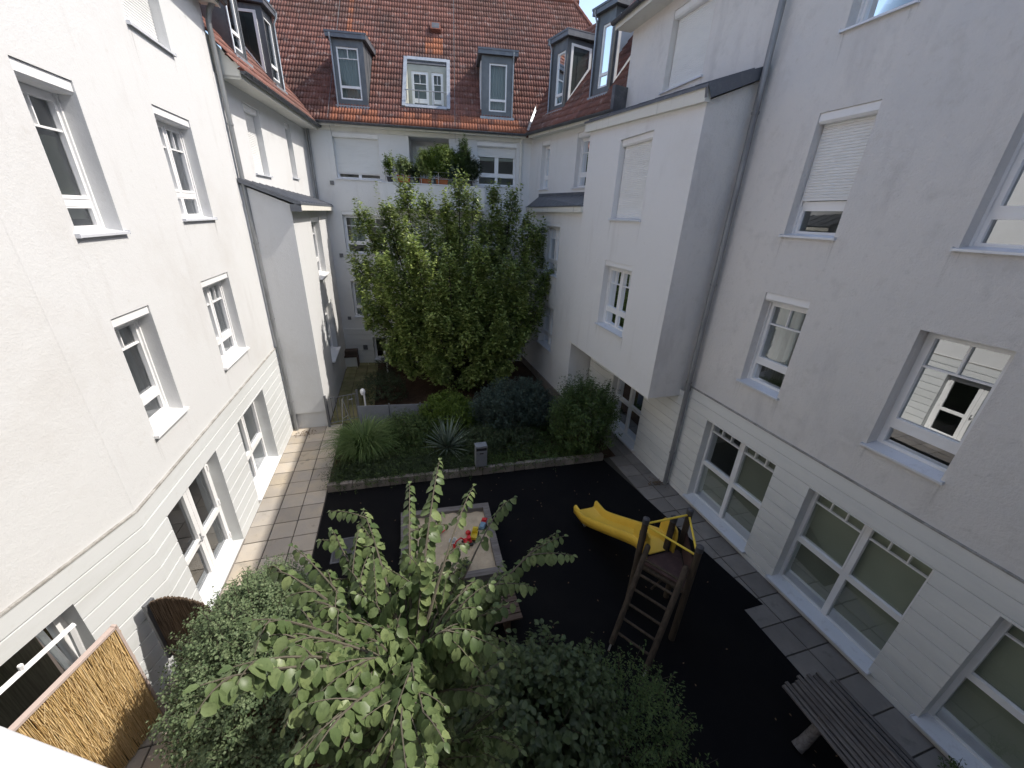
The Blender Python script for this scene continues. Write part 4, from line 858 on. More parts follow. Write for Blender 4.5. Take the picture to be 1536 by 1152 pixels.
# manhole cover
t = thing('manhole_cover', 'flat square metal manhole cover set in the black rubber ground', 'manhole cover', (-1.5, 6.6, 0))
s = MB(); s.box((-1.70, 6.30, .004), (-1.32, 6.88, .012)); s.build('lid', M['darkcap'], t)
s = MB()
for (a, b, c, d) in ((-1.73, -1.70, 6.27, 6.91), (-1.32, -1.29, 6.27, 6.91), (-1.70, -1.32, 6.27, 6.30), (-1.70, -1.32, 6.88, 6.91)): s.box((a, c, .004), (b, d, .016))
s.build('rim', M['gutter'], t)

# ------------------------------------------------------------------ sandbox and toys
t = thing('sandbox', 'square sandbox with grey timber edge and children toys in the sand', 'sandbox', (.65, 6.1, 0))
P4 = [V((-.37, 5.16, 0)), V((1.56, 5.06, 0)), V((1.66, 7.03, 0)), V((-.33, 7.16, 0))]
s = MB(); cz = sum(P4, V()) / 4
for k in range(4):
    a, b = P4[k], P4[(k + 1) % 4]; ia, ib = a + (cz - a).normalized() * .20, b + (cz - b).normalized() * .20
    for (z0, z1) in ((0.0, .25),):
        A_, B_, C_, D_ = [q + V((0, 0, z1)) for q in (a, b, ib, ia)]; a0, b0, c0, d0 = [q + V((0, 0, z0)) for q in (a, b, ib, ia)]
        s.quad(A_, B_, C_, D_); s.quad(a0, b0, B_, A_); s.quad(d0, D_, C_, c0); s.quad(a0, A_, D_, d0); s.quad(b0, c0, C_, B_)
s.build('timber_edge', M['wood_grey'], t, bevel=.008)
s = MB(); n = 40
def sz(x, y): return .15 + .025 * math.sin(x * 5 + 1) * math.sin(y * 4.3) + .014 * math.sin(x * 11 + y * 9) + .010 * math.sin(x * 23 - y * 17)
for i in range(n):
    for j in range(n):
        xs = [-.25 + 1.80 * k / n for k in (i, i + 1)]; ys = [5.2 + 1.82 * k / n for k in (j, j + 1)]
        s.quad(*[(x, y, sz(x, y)) for x, y in ((xs[0], ys[0]), (xs[1], ys[0]), (xs[1], ys[1]), (xs[0], ys[1]))])
s.build('sand', M['sand'], t, True)

def toy(name, label, x, y, build):
    r = thing(name, label, 'toy', (x, y, sz(x, y)), 'toys in the sandbox'); build(r, x, y, sz(x, y)); return r
def b_shovel(r, x, y, z):
    s = MB(); d = V((.86, .5, .12)).normalized(); o = V((x, y, z + .035))
    s.tube([o, o + d * .20], [.013, .012], 8); s.tube([o + d * .19, o + d * .235], .016, 8); s.build('handle', M['red'], r, True)
    s = MB(); sd = V((-d.y, d.x, 0))
    prof = [(-.0, .025), (-.04, .058), (-.10, .062), (-.15, .04), (-.165, .008)]
    for (p0, w0), (p1, w1) in zip(prof, prof[1:]):
        for sg0, sg1 in ((-1, 0), (0, 1)):
            h = lambda w, sg: V((0, 0, .022 * abs(sg)))
            s.quad(o + d * p0 + sd * w0 * sg0 + h(w0, sg0), o + d * p0 + sd * w0 * sg1 + h(w0, sg1), o + d * p1 + sd * w1 * sg1 + h(w1, sg1), o + d * p1 + sd * w1 * sg0 + h(w1, sg0))
    s.build('scoop', M['red'], r, True)
def b_bucket(r, x, y, z):
    s = MB(); s.lathe([(.0, .004), (.058, .004), (.078, .12), (.088, .122), (.088, .114), (.072, .112), (.054, .012), (0, .012)], (x, y, z), 20); s.build('pail', M['toywhite'], r, True)
    s = MB(); s.tube([(x + .082 * math.cos(a), y + .082 * math.sin(a) * .2 + .03, z + .12 - .05 * math.sin(a)) for a in [math.pi * k / 8 for k in range(9)]], .004, 6); s.build('handle', M['toywhite'], r, True)
def wheels(r, x, y, z, d, sd, offs, rad, wd, m='black'):
    for (o1, o2) in offs:
        s = MB(); c = V((x, y, z + rad)) + d * o1 + sd * o2; s.tube([c - sd * wd, c + sd * wd], rad, 14); s.build('wheel', M[m], r, True)
def frame2(a): d = V((math.cos(a), math.sin(a), 0)); return d, V((-d.y, d.x, 0))
def b_truck(r, x, y, z):
    d, sd = frame2(R(70)); O = V((x, y, z)); Z = V((0, 0, 1))
    s = MB(); s.box((-.15, -.055, .05), (.14, .055, .085), d, sd, Z, O); s.build('chassis', M['black'], r)
    s = MB(); s.box((.05, -.06, .085), (.15, .06, .17), d, sd, Z, O); s.box((.06, -.05, .17), (.12, .05, .20), d, sd, Z, O); s.build('cab', M['toyyellow'], r, bevel=.01)
    s = MB()
    for a, b in (((-.16, -.065, .09), (.035, -.055, .155)), ((-.16, .055, .09), (.035, .065, .155)), ((-.16, -.055, .09), (-.15, .055, .155)), ((.025, -.055, .09), (.035, .055, .155)), ((-.15, -.055, .09), (.025, .055, .10))): s.box(a, b, d, sd, Z, O)
    s.build('tipper', M['toyyellow'], r)
    wheels(r, x, y, z, d, sd, ((-.10, -.06), (-.10, .06), (.09, -.06), (.09, .06)), .042, .018)
def b_digger(r, x, y, z):
    d, sd = frame2(R(188)); O = V((x, y, z)); Z = V((0, 0, 1))
    s = MB(); s.box((-.09, -.065, .06), (.07, .065, .12), d, sd, Z, O); s.box((-.08, -.05, .12), (.0, .04, .19), d, sd, Z, O); s.build('body', M['red'], r, bevel=.012)
    s = MB()
    for k in (-1, 1): s.box((-.11, k * .075 - .022, .004), (.10, k * .075 + .022, .06), d, sd, Z, O)
    s.build('track', M['black'], r, bevel=.02)
    s = MB(); p = [O + d * .05 + Z * .12, O + d * .13 + Z * .22, O + d * .23 + Z * .17, O + d * .27 + Z * .07]; s.tube(p, .015, 8); s.build('arm', M['red'], r)
    s = MB(); s.box((.24, -.035, .01), (.30, .035, .03), d, sd, Z, O); s.box((.29, -.035, .03), (.30, .035, .075), d, sd, Z, O); s.box((.24, -.04, .01), (.30, -.032, .07), d, sd, Z, O); s.box((.24, .032, .01), (.30, .04, .07), d, sd, Z, O); s.build('bucket', M['red'], r)
def b_ball(r, x, y, z):
    s = MB(); s.lathe([(.055 * math.sin(math.pi * k / 10) + .0001, .05 - .055 * math.cos(math.pi * k / 10)) for k in range(11)], (x, y, z), 16); s.build('ball_shell', M['red'], r, True)
    s = MB(); s.tube([(x + .056 * math.cos(a), y + .056 * math.sin(a), z + .05) for a in [2 * math.pi * k / 16 for k in range(17)]], .003, 5, False); s.build('seam', M['red'], r)
def b_car(r, x, y, z):
    d, sd = frame2(R(62)); O = V((x, y, z)); Z = V((0, 0, 1))
    s = MB(); s.box((.02, -.06, .035), (.15, .06, .11), d, sd, Z, O); s.box((.03, -.05, .11), (.10, .05, .16), d, sd, Z, O); s.build('cab', M['red'], r, bevel=.012)
    s = MB(); s.box((-.17, -.06, .035), (.015, .06, .10), d, sd, Z, O); s.box((-.16, -.05, .10), (-.0, .05, .125), d, sd, Z, O); s.build('trailer', M['toyblue'], r, bevel=.008)
    wheels(r, x, y, z, d, sd, ((-.12, -.062), (-.12, .062), (-.04, -.062), (-.04, .062), (.10, -.062), (.10, .062)), .034, .014)
toy('toy_shovel', 'red plastic sand shovel lying beside the white pail', .43, 6.36, b_shovel)
toy('toy_bucket', 'small white plastic pail standing in the middle of the sandbox', .70, 6.06, b_bucket)
toy('toy_truck', 'yellow toy tipper truck with black wheels, between the red digger and the blue trailer', 1.17, 6.14, b_truck)
toy('toy_digger', 'red toy digger with bent arm on the sand beside the yellow truck', .98, 5.98, b_digger)
toy('toy_ball', 'small red ball lying behind the toy digger', 1.05, 6.27, b_ball)
toy('toy_car', 'red toy lorry with pale blue trailer near the right edge of the sandbox', 1.42, 6.42, b_car)
t = thing('flower_pot', 'dark little flower pot with a yellowish plant standing at the near side of the sandbox', 'plant pot', (.85, 5.40, .15))
s = MB(); s.lathe([(0, 0), (.06, 0), (.085, .13), (.095, .13), (.095, .105), (.075, .10), (0, .10)], (.85, 5.40, .15), 16); s.build('pot', M['darkcap'], t, True)
n = 60; A = np.repeat([[.85, 5.40, .26]], 14, 0); Bq = A + nrm(rng.normal(size=(14, 3)) + np.array([0, 0, 1.2])) * .16
q = shoots_leaves(A, Bq, 9, .03, .055, .03); leaves('foliage', M['leaf_pale'], t, *q)

# slatted low bench in front of the sandbox
t = thing('wooden_bench', 'dark brown slatted bench without back beside the sandbox, half hidden by leaves', 'bench', (.6, 4.3, 0))
for k in range(6):
    s = MB(); y = 4.0 + k * .108; s.box((-.45, y, .375), (1.57, y + .092, .41)); s.build('slat', M['wood_dark'], t, bevel=.005)
for x in (-.25, 1.35):
    s = MB(); s.box((x - .05, 4.05, .005), (x + .05, 4.6, .05)); s.box((x - .045, 4.08, .05), (x + .045, 4.18, .374)); s.box((x - .045, 4.46, .05), (x + .045, 4.56, .374)); s.build('leg', M['wood_dark'], t, bevel=.004)

# ------------------------------------------------------------------ play tower
t = thing('play_tower', 'wooden play tower with yellow slide, leaning ladder and yellow guard bars', 'play tower', (4.0, 3.7, 0))
P1, P2, P3 = V((3.57, 3.97, 0)), V((4.43, 3.98, 0)), V((4.02, 3.27, 0)); hT = 2.12
def post(p, h, r=.052, z0=.0):
    s = MB(); s.tube([p + V((0, 0, z0)), p + V((0, 0, h - .05)), p + V((0, 0, h - .015)), p + V((0, 0, h))], [r, r * .98, r * .9, r * .55], 14); o = s.build('post', M['log'], t, True)
    s = MB(); s.tube([p + V((0, 0, h - .10)), p + V((0, 0, h - .012)), p + V((0, 0, h + .008))], [r + .004, r + .004, r * .6], 14); s.build('post_cap', M['darkcap'], o, True); return o
for p in (P1, P2, P3): post(p, hT)
post(V((4.17, 4.02, 0)), 1.98, .055, 1.12); post(V((3.66, 4.08, 0)), 1.72, .05, 1.12)
s = MB(); zp = 1.22
s.quad(*[q + V((0, 0, zp)) for q in (P1, P3, P2)]); s.quad(*[q + V((0, 0, zp - .035)) for q in (P1, P2, P3)])
for a, b in ((P1, P3), (P3, P2), (P2, P1)): s.quad(a + V((0, 0, zp)), b + V((0, 0, zp)), b + V((0, 0, zp - .035)), a + V((0, 0, zp - .035)))
s.build('platform', M['platform'], t)
s = MB()
for a, b in ((P1, P3), (P3, P2), (P2, P1)): s.tube([a + V((0, 0, zp - .09)), b + V((0, 0, zp - .09))], .045, 10)
s.tube([P2 + V((0, 0, .95)), P3.lerp(P1, .5) + V((0, 0, 1.0))], .02, 8); s.tube([P2 + V((0, 0, .72)), P3.lerp(P1, .6) + V((0, 0, .78))], .02, 8); s.build('cross_beam', M['log'], t, True)
for a, b, za, zb in ((P1, P2, 2.0, 2.0), (P1, P3, 1.98, 1.92), (P2, P3, 1.98, 1.92)):
    s = MB(); s.tube([a + V((0, 0, za)), b + V((0, 0, zb))], .017, 10); s.build('guard_bar', M['yellow_bar'], t, True)
s = MB()   # panel boarding on the far side towards the wall
s.quad(P2 + V((.0, -.05, zp)), P3 + V((.04, .03, zp)), P3 + V((.04, .03, zp + .42)), P2 + V((0, -.05, zp + .42))); s.quad(P2 + V((.02, -.05, zp)), P3 + V((.06, .03, zp)), P3 + V((.06, .03, zp + .42)), P2 + V((.02, -.05, zp + .42))); s.build('side_panel', M['platform'], t)
# ladder leaning against the open side
f1, f2 = V((2.93, 3.40, .12)), V((3.27, 2.91, .12)); t1, t2 = V((3.60, 3.83, 1.68)), V((3.93, 3.32, 1.68))
for a, b in ((f1, t1), (f2, t2)):
    s = MB(); e = (b - a).normalized(); s.tube([a, b - e * .03, b], [.047, .045, .03], 14); o = s.build('ladder_rail', M['log'], t, True)
    s = MB(); g = a - V((0, 0, .12)) - (b - a) * .07; sd = V((.45, -.7, 0)).normalized()
    for k in (-1, 1): s.box((-.014, -.005, 0), (.014, .005, .34), sd, e.cross(sd), e, g + sd * .0 + e.cross(sd) * .062 * k)
    s.build('post_shoe', M['steel'], o)
for k in range(6):
    q = .12 + k * .148; s = MB(); s.tube([f1.lerp(t1, q), f2.lerp(t2, q)], .022, 10); s.build('rung', M['log'], t, True)
# slide: open trough with raised rolled edges
s = MB(); cpath = [(V((3.98, 3.98, 1.26)), .0), (V((3.97, 4.22, 1.25)), 0), (V((3.95, 4.45, 1.13)), 0), (V((3.90, 5.0, .80)), 0), (V((3.86, 5.5, .50)), 0), (V((3.84, 5.82, .33)), 0), (V((3.83, 6.05, .29)), 0), (V((3.82, 6.25, .28)), 0)]
prof = [(-.30, -.02), (-.305, .13), (-.285, .165), (-.25, .165), (-.235, .13), (-.22, .02), (-.17, 0), (.17, 0), (.22, .02), (.235, .13), (.25, .165), (.285, .165), (.305, .13), (.30, -.02)]
rows = []; 
from mathutils import geometry
fine = []
pts = [p for p, _ in cpath]
for i in range(len(pts) - 1):
    p0, p1, p2, p3 = pts[max(i - 1, 0)], pts[i], pts[i + 1], pts[min(i + 2, len(pts) - 1)]
    for k in range(6):
        u = k / 6; fine.append(.5 * ((2 * p1) + (p2 - p0) * u + (2 * p0 - 5 * p1 + 4 * p2 - p3) * u * u + (3 * p1 - p0 - 3 * p2 + p3) * u ** 3))
fine.append(pts[-1])
for i, p in enumerate(fine):
    tn = (fine[min(i + 1, len(fine) - 1)] - fine[max(i - 1, 0)]).normalized(); sd = V((1, .03, 0)); up = sd.cross(tn).normalized()
    lift = 1.0 + .9 * max(0, 1 - i / 5); 
    rows.append([p + sd * x + up * (y * (lift if y > .05 else 1)) for x, y in prof])
for a, b in zip(rows, rows[1:]):
    for k in range(len(prof) - 1): s.quad(a[k], a[k + 1], b[k + 1], b[k])
s.quad(*rows[-1][:7]); s.quad(*rows[-1][7:])
sl_ = s.build('slide', M['yellow'], t, True); md = sl_.modifiers.new('solid', 'SOLIDIFY'); md.thickness = .012; md.offset = 0
s = MB(); s.box((3.70, 5.98, .0), (3.74, 6.08, .27)); s.box((3.92, 5.98, .0), (3.96, 6.08, .27)); s.build('slide_foot', M['steel'], t)
for x in (3.70, 4.245):   # rounded yellow entry boards either side
    s = MB()
    pr = [(3.93, 1.2), (4.36, 1.2), (4.36, 1.55), (4.30, 1.68), (4.20, 1.74), (4.05, 1.74), (3.96, 1.68), (3.93, 1.55)]
    A_ = [V((x, y, z)) for y, z in pr]; B_ = [V((x + .03, y, z)) for y, z in pr]; s.quad(*A_); s.quad(*reversed(B_))
    for k in range(len(pr)): s.quad(A_[k], A_[(k + 1) % len(pr)], B_[(k + 1) % len(pr)], B_[k])
    s.build('slide_entry', M['yellow'], t)

# ------------------------------------------------------------------ picnic table, right foreground
t = thing('picnic_table', 'weathered grey plank picnic table with attached bench by the right hand wall', 'picnic table', (5.1, .9, 0))
random.seed(3)
for k in range(9):
    s = MB(); x = 4.66 + k * .078; e = random.uniform(-.05, .02); w_ = random.uniform(.042, .06); s.box((x, -.5, .70), (x + w_, 2.0 + e, .735 + random.uniform(-.012, .008))); s.build('table_plank', M['plank_table'], t, bevel=.006)
for k in range(4):
    s = MB(); x = 5.50 + k * .075; e = random.uniform(-.05, .02); s.box((x, -.5, .42), (x + .05, 1.92 + e, .45)); s.build('bench_plank', M['plank_table'], t, bevel=.006)
for y in (1.55, .1):
    s = MB(); s.tube([(4.72, y, .04), (4.80, y, .12), (4.93, y, .42), (5.0, y, .69)], [.075, .07, .06, .06], 10); s.tube([(5.62, y, .04), (5.45, y, .35), (5.15, y, .69)], [.07, .06, .055], 10); s.tube([(5.02, y, .38), (5.75, y, .38)], .045, 10); s.build('leg', M['wood_grey'], t, True)

# ------------------------------------------------------------------ bin, fence, gate
t = thing('litter_bin', 'grey sheet metal litter bin on a post at the planting bed kerb', 'bin', (1.77, 8.46, 0))
s = MB(); s.tube([(1.77, 8.52, 0), (1.77, 8.52, .9)], .03, 10); s.build('post', M['steel'], t, True)
s = MB(); s.box((1.62, 8.30, .36), (1.92, 8.50, .84)); s.build('container', M['bin'], t, bevel=.008)
s = MB(); s.box((1.615, 8.295, .93), (1.925, 8.52, .985)); s.box((1.62, 8.46, .84), (1.92, 8.50, .93)); s.box((1.62, 8.30, .84), (1.632, 8.46, .93)); s.box((1.908, 8.30, .84), (1.92, 8.46, .93)); s.build('hood', M['bin'], t, bevel=.004)
s = MB(); s.box((1.634, 8.31, .842), (1.906, 8.455, .90)); s.build('opening_liner', M['black'], t)
s = MB(); s.box((1.72, 8.291, .755), (1.82, 8.299, .785)); s.build('lock_plate', M['black'], t)

t = thing('panel_fence', 'low fence of plain grey panels between the planting bed and the back garden', 'fence', (1.5, 11.6, 0))
fa, fb = V((-1.55, 11.80, 0)), V((5.3, 10.95, 0)); d = (fb - fa).normalized(); nn = V((-d.y, d.x, 0)); LF = (fb - fa).length; k = 0
while k < LF - .2:
    w_ = min(.98, LF - k); s = MB(); s.box((k + .012, -.012, .03), (k + w_ - .012, .012, .76), d, nn, V((0, 0, 1)), fa); s.build('panel', M['fence'], t, bevel=.004)
    s = MB(); s.box((k - .02, .013, -.05), (k + .02, .05, .80), d, nn, V((0, 0, 1)), fa); s.build('post', M['railpaint'], t); k += .98

t = thing('garden_gate', 'grey metal bar gate between the left oriel and the panel fence', 'gate', (-2.0, 12.2, 0))
ga, gb_ = V((-2.44, 12.0, 0)), V((-1.62, 12.25, 0)); d = (gb_ - ga).normalized(); L_ = (gb_ - ga).length
s = MB(); s.tube([ga + V((0, 0, .12)), ga + V((0, 0, 1.0)), gb_ + V((0, 0, 1.0)), gb_ + V((0, 0, .12)), ga + V((0, 0, .12))], .018, 8); s.build('frame', M['railpaint'], t, True)
for k in range(1, 7):
    s = MB(); p = ga.lerp(gb_, k / 7); s.tube([p + V((0, 0, .13)), p + V((0, 0, .99))], .010, 6); s.build('bar', M['railpaint'], t, True)
for p in (ga - d * .04, gb_ + d * .06):
    s = MB(); s.box((-.03, -.03, -.05), (.03, .03, 1.12), O=p); s.build('post', M['railpaint'], t, bevel=.004)
s = MB(); s.tube([gb_ - d * .08 + V((0, -.05, .85)), gb_ - d * .2 + V((0, -.05, .85))], .010, 6); s.build('handle', M['steel'], t)

t = thing('bicycle_stand', 'thin pale tubular stand with crossed bars in front of the garden gate', 'stand', (-1.95, 11.7, 0))
s = MB(); a, b, c = V((-2.05, 11.6, 0)), V((-1.75, 11.75, 0)), V((-1.93, 11.70, 1.1)); s.tube([a, c], .014, 8); s.build('bar', M['steel'], t, True)
s = MB(); s.tube([b, c], .014, 8); s.build('bar', M['steel'], t, True); s = MB(); s.tube([a.lerp(c, .4), b.lerp(c, .45)], .010, 8); s.build('cross_bar', M['steel'], t, True)
t = thing('post_light', 'short white post with a rounded head behind the panel fence', 'post', (-1.35, 12.3, 0))
s = MB(); s.tube([(-1.35, 12.3, 0), (-1.35, 12.3, .95)], .028, 10); s.build('post', M['pvc'], t, True)
s = MB(); s.lathe([(.0, -.10), (.06, -.09), (.085, 0), (.07, .08), (.03, .115), (0, .12)], (-1.38, 12.28, 1.02), 14); s.build('head', M['pvc'], t, True)
t = thing('post_light', 'slim white post with a rounded head under the back house ground floor window', 'post', (-.72, 16.5, 0))
s = MB(); s.tube([(-.72, 16.5, -.1), (-.72, 16.5, .85)], .03, 10); s.build('post', M['pvc'], t, True)
s = MB(); s.lathe([(.0, -.10), (.06, -.09), (.08, 0), (.06, .08), (0, .11)], (-.75, 16.48, .9), 14); s.build('head', M['pvc'], t, True)
t = thing('meter_cabinet', 'beige utility cabinet with brown lid against the back house wall', 'cabinet', (-2.3, 17.7, 0))
s = MB(); s.box((-2.55, 17.5, -.1), (-2.02, 17.85, .42)); s.build('body', M['soffit'], t, bevel=.01)
s = MB(); s.box((-2.58, 17.47, .42), (-1.98, 17.88, .72)); s.box((-2.03, 17.47, -.1), (-1.97, 17.88, .42)); s.build('lid', M['wood_dark'], t, bevel=.01)

# ------------------------------------------------------------------ reed screen and wattle screen on the left
t = thing('reed_screen', 'golden reed screen panel standing in front of the near left window', 'screen', (-3.7, 3.5, 0))
ra = V((-3.56, 4.14, 0)); rd_ = V(an); rn = V((.9541, -.2995, 0)); n = 2600; lenr = 2.4
vs = []; fs = []; rr_ = []
for i in range(n):
    u = lenr * (i + random.random()) / n; tl = random.uniform(-.05, .05); w_ = random.uniform(.0018, .0036); off = random.uniform(-.012, .016); z0, z1 = random.uniform(.03, .3 if random.random() < .3 else .06), 1.84 + random.uniform(-.06, .015)
    if random.random() < .55: z0 = random.uniform(.1, 1.6); z1 = min(z1, z0 + random.uniform(.12, .6)); off += .008; tl *= 1.5
    a = ra + rd_ * u + rn * off + V((0, 0, z0)); b = ra + rd_ * (u + tl) + rn * (off + random.uniform(-.01, .01)) + V((0, 0, z1)); k = len(vs)
    for p in (a, b):
        for ang in (0, 2.1, 4.2): vs.append(tuple(p + rd_ * w_ * math.cos(ang) + rn * w_ * math.sin(ang)))
    for j in range(3): fs.append((k + j, k + (j + 1) % 3, k + 3 + (j + 1) % 3, k + 3 + j)); rr_.append(i * .618 % 1)
attr_mesh('reeds', np.array(vs), np.array(fs), np.array(rr_), M['reed'], t)
s = MB(); s.box((0, -.03, .03), (lenr, -.018, 1.80), rd_, rn, V((0, 0, 1)), ra); s.build('backing', M['reedback'], t)
s = MB(); s.box((-.02, -.035, 1.82), (lenr, .028, 1.86), rd_, rn, V((0, 0, 1)), ra); s.build('top_lath', M['reedframe'], t, bevel=.004)
for u in (-.03, lenr): 
    s = MB(); s.box((u, -.03, .0), (u + .03, .028, 1.87), rd_, rn, V((0, 0, 1)), ra); s.build('edge_lath', M['reedframe'], t, bevel=.003)
t = thing('wattle_screen', 'dark brown arched brushwood screen sticking out from the left wall', 'screen', (-3.2, 4.6, 0))
wa, wb = V((-3.50, 4.62, 0)), V((-2.72, 4.36, 0)); d = (wb - wa).normalized(); nn = V((-d.y, d.x, 0)); LWt = (wb - wa).length; s = MB(); n = 300
for i in range(n):
    k = (i + random.random() * .6) / n; u = LWt * k; zt = 1.40 + .38 * math.sin(math.pi * (.18 + .60 * k)) + random.uniform(-.015, .015); z0 = .35 + random.uniform(0, .1); tl = random.uniform(-.02, .02)
    s.tube([wa + d * u + nn * random.uniform(-.012, .012) + V((0, 0, z0)), wa + d * (u + tl) + nn * random.uniform(-.012, .012) + V((0, 0, zt))], random.uniform(.004, .008), 5)
s.build('brushwood', M['wattle'], t)
s = MB(); s.box((-.05, -.05, .55), (-.005, .09, 1.62), d, nn, V((0, 0, 1)), wa); s.build('wall_post', M['railpaint'], t, bevel=.004)
s = MB(); s.tube([wa + d * .02 + V((0, 0, .0)), wa + d * .02 + V((0, 0, .56))], .022, 8); s.tube([wa + d * .7 + V((0, 0, 0)), wa + d * .7 + V((0, 0, .5))], .022, 8); s.build('leg', M['steel'], t, True)
for z in (.7,):
    s = MB(); s.tube([wa + nn * -.02 + V((0, 0, z)), wb + nn * -.02 + V((0, 0, z - .05))], .007, 6); s.build('binding_wire', M['pipe'], t)
n = 170; Pq = np.stack([rng.uniform(-1.9, 5.6, n), rng.uniform(.5, 8.2, n), np.full(n, .014)], 1); o = leaves('fallen_leaves', M['deadleaf'], None, Pq, rng.normal(size=(n, 3)) * np.array([1, 1, .1]), rng.normal(size=(n, 3)) * .2 + np.array([0, 0, 1]), .045, .022); o['kind'] = 'stuff'; o['label'] = 'few dry leaves scattered over the black rubber ground'; o['category'] = 'leaves'
# dead leaves at the drain gratings
for (nm, lab, x, y) in (('leaf_litter', 'dry leaves gathered at the foot of the left downpipe', -3.15, 11.7), ('leaf_litter', 'dry leaves lying round the foot of the right downpipe', 6.35, 7.0)):
    n = 70; Pq = np.stack([x + rng.normal(0, .14, n), y + rng.normal(0, .11, n), .012 + .03 * rng.random(n)], 1)
    o = leaves(nm, M['deadleaf'], None, Pq, rng.normal(size=(n, 3)) * np.array([1, 1, .15]), rng.normal(size=(n, 3)) * .3 + np.array([0, 0, 1]), .05, .03); o['kind'] = 'stuff'; o['label'] = lab; o['category'] = 'leaves'
# ================================================================== VEGETATION
# --- courtyard tree
t = thing('courtyard_tree', 'dense multi-stemmed tree with upright shoots in front of the back house', 'tree', (2.1, 14.4, 0))
TOPS = [(-1.25, 14.2, 5.0), (-.95, 14.6, 6.5), (-.2, 14.9, 6.6), (.45, 14.2, 7.25), (1.15, 15.0, 6.9), (1.7, 14.0, 6.8), (2.25, 14.5, 7.5), (2.85, 15.2, 7.0), (3.4, 14.3, 7.2), (4.2, 14.6, 7.2), (4.75, 14.2, 6.3), (5.25, 14.5, 6.1), (5.6, 14.2, 4.5), (5.1, 13.8, 3.3),
        (-1.0, 13.7, 3.6), (-.4, 13.2, 5.0), (.6, 12.9, 5.6), (1.6, 12.7, 5.2), (2.6, 12.8, 5.5), (3.6, 13.0, 5.0), (4.4, 13.3, 4.6), (.1, 13.0, 3.4), (1.1, 12.6, 3.5), (2.2, 12.6, 3.4), (3.3, 12.7, 3.0), (4.3, 13.2, 2.4), (-.4, 13.5, 2.0), (.9, 12.9, 1.7), (2.6, 12.9, 1.5), (3.8, 13.3, 1.2), (2.1, 15.8, 6.2), (.2, 15.8, 5.6), (4.0, 15.7, 5.6), (.7, 15.6, 3.0), (3.8, 15.6, 3.0)]
b0 = V((2.15, 14.5, -.1)); s = MB(); TA, TB, SA, SB = [], [], [], []
for k, tpz in enumerate(TOPS):
    e = V(tpz); out = V((e.x - b0.x, e.y - b0.y, 0)); st = b0 + out * .04; hgt = e.z - .4
    m1 = b0 + out * .45 + V((0, 0, .4 + hgt * .35)); m2 = b0 + out * .90 + V((0, 0, .4 + hgt * .66)); pts = [st, m1, m2, e]
    fine = [st.lerp(m1, q) * (1 - q) ** 1 * (1 - q) + 2 * 0 * m1 if False else (st * (1 - q) ** 3 + m1 * 3 * q * (1 - q) ** 2 + m2 * 3 * q * q * (1 - q) + e * q ** 3) for q in [j / 10 for j in range(11)]]
    s.tube(fine, [.060 * (1 - j / 10.5) + .004 for j in range(11)], 6)
    low = e.z < 2.6; nsh = int(30 + 11 * (e - b0).length)
    for j in range(nsh):
        q = random.uniform(.28, 1.) ** .8; f_ = q * 10; i = min(9, int(f_)); p = fine[i].lerp(fine[i + 1], f_ - i); Rr_ = .84 * (1 - q) ** .5 * (.6 if low else 1) + .07
        ang = random.uniform(0, 6.283); rad = Rr_ * random.uniform(.25, 1) ** .6; o_ = V((math.cos(ang) * rad, math.sin(ang) * rad * .8, random.uniform(-.25, .2)))
        dirn = V((o_.x * .7, o_.y * .7, .75 if not low else .25)) + V((random.gauss(0, .18), random.gauss(0, .18), 0)); dirn.normalize(); ln = random.uniform(.35, .75)
        TA.append(p + o_ - dirn * ln * .4); TB.append(p + o_ + dirn * ln * .6)
    if not low:
        for j in range(3 if k % 3 else 5):
            q = random.uniform(.72, 1.); f_ = q * 10; i = min(9, int(f_)); p = fine[i].lerp(fine[i + 1], f_ - i) + V((random.uniform(-.3, .3), random.uniform(-.25, .25), 0)); SA.append(p); SB.append(p + V((random.gauss(0, .1), random.gauss(0, .08), random.uniform(.5, 1.15))))
f_ = lambda a: np.array([tuple(x) for x in a])
q1 = shoots_leaves(f_(TA), f_(TB), 34, .15, .135, .098, t0=0., droop=.35); q2 = shoots_leaves(f_(SA), f_(SB), 46, .11, .115, .08, t0=0., taper=.9)
KEEP = [np.concatenate([x, y]) for x, y in zip(q1, q2)]; ok = KEEP[0][:, 2] > .25; leaves('crown', M['leaf_tree'], t, *[x[ok] for x in KEEP])
s.build('trunk', M['bark'], t, True)

# --- shrubs of the planting bed and back garden
shrub('round_shrub', 'rounded bright green shrub in front of the grey panel fence', 'shrub', (1.22, 10.85, .62), (.80, .64, .62), 700, 20, .062, .042, M['leaf_lime'], seg=.22, spread=.06, up=.45, shell=.6, stems=6)
shrub('bluish_shrub', 'broad dull blue-green shrub with upright shoots behind the litter bin', 'shrub', (3.25, 10.5, .72), (1.25, .85, .80), 950, 24, .085, .032, M['leaf_blue'], seg=.4, spread=.055, up=.8, shell=.5, stems=8, spikes=60, spikelen=.4)
shrub('tall_shrub', 'tall leafy green shrub with long upright shoots at the right end of the bed', 'shrub', (4.95, 8.95, .92), (.84, .78, .95), 760, 24, .082, .040, M['leaf_green'], seg=.48, spread=.08, up=.62, shell=.40, stems=10, lump=.38, spikes=64, spikelen=1.05)
shrub('dark_shrub', 'dark low bush behind the panel fence near the garden gate', 'shrub', (-.85, 13.7, .42), (.75, .7, .55), 320, 18, .06, .035, M['leaf_dark'], seg=.25, spread=.07, up=.4, stems=5)
shrub('dark_shrub', 'dark spreading bush at the foot of the back house wall', 'shrub', (-.1, 16.6, .5), (.9, .8, .7), 300, 18, .06, .035, M['leaf_dark'], seg=.3, spread=.08, up=.4, stems=5)
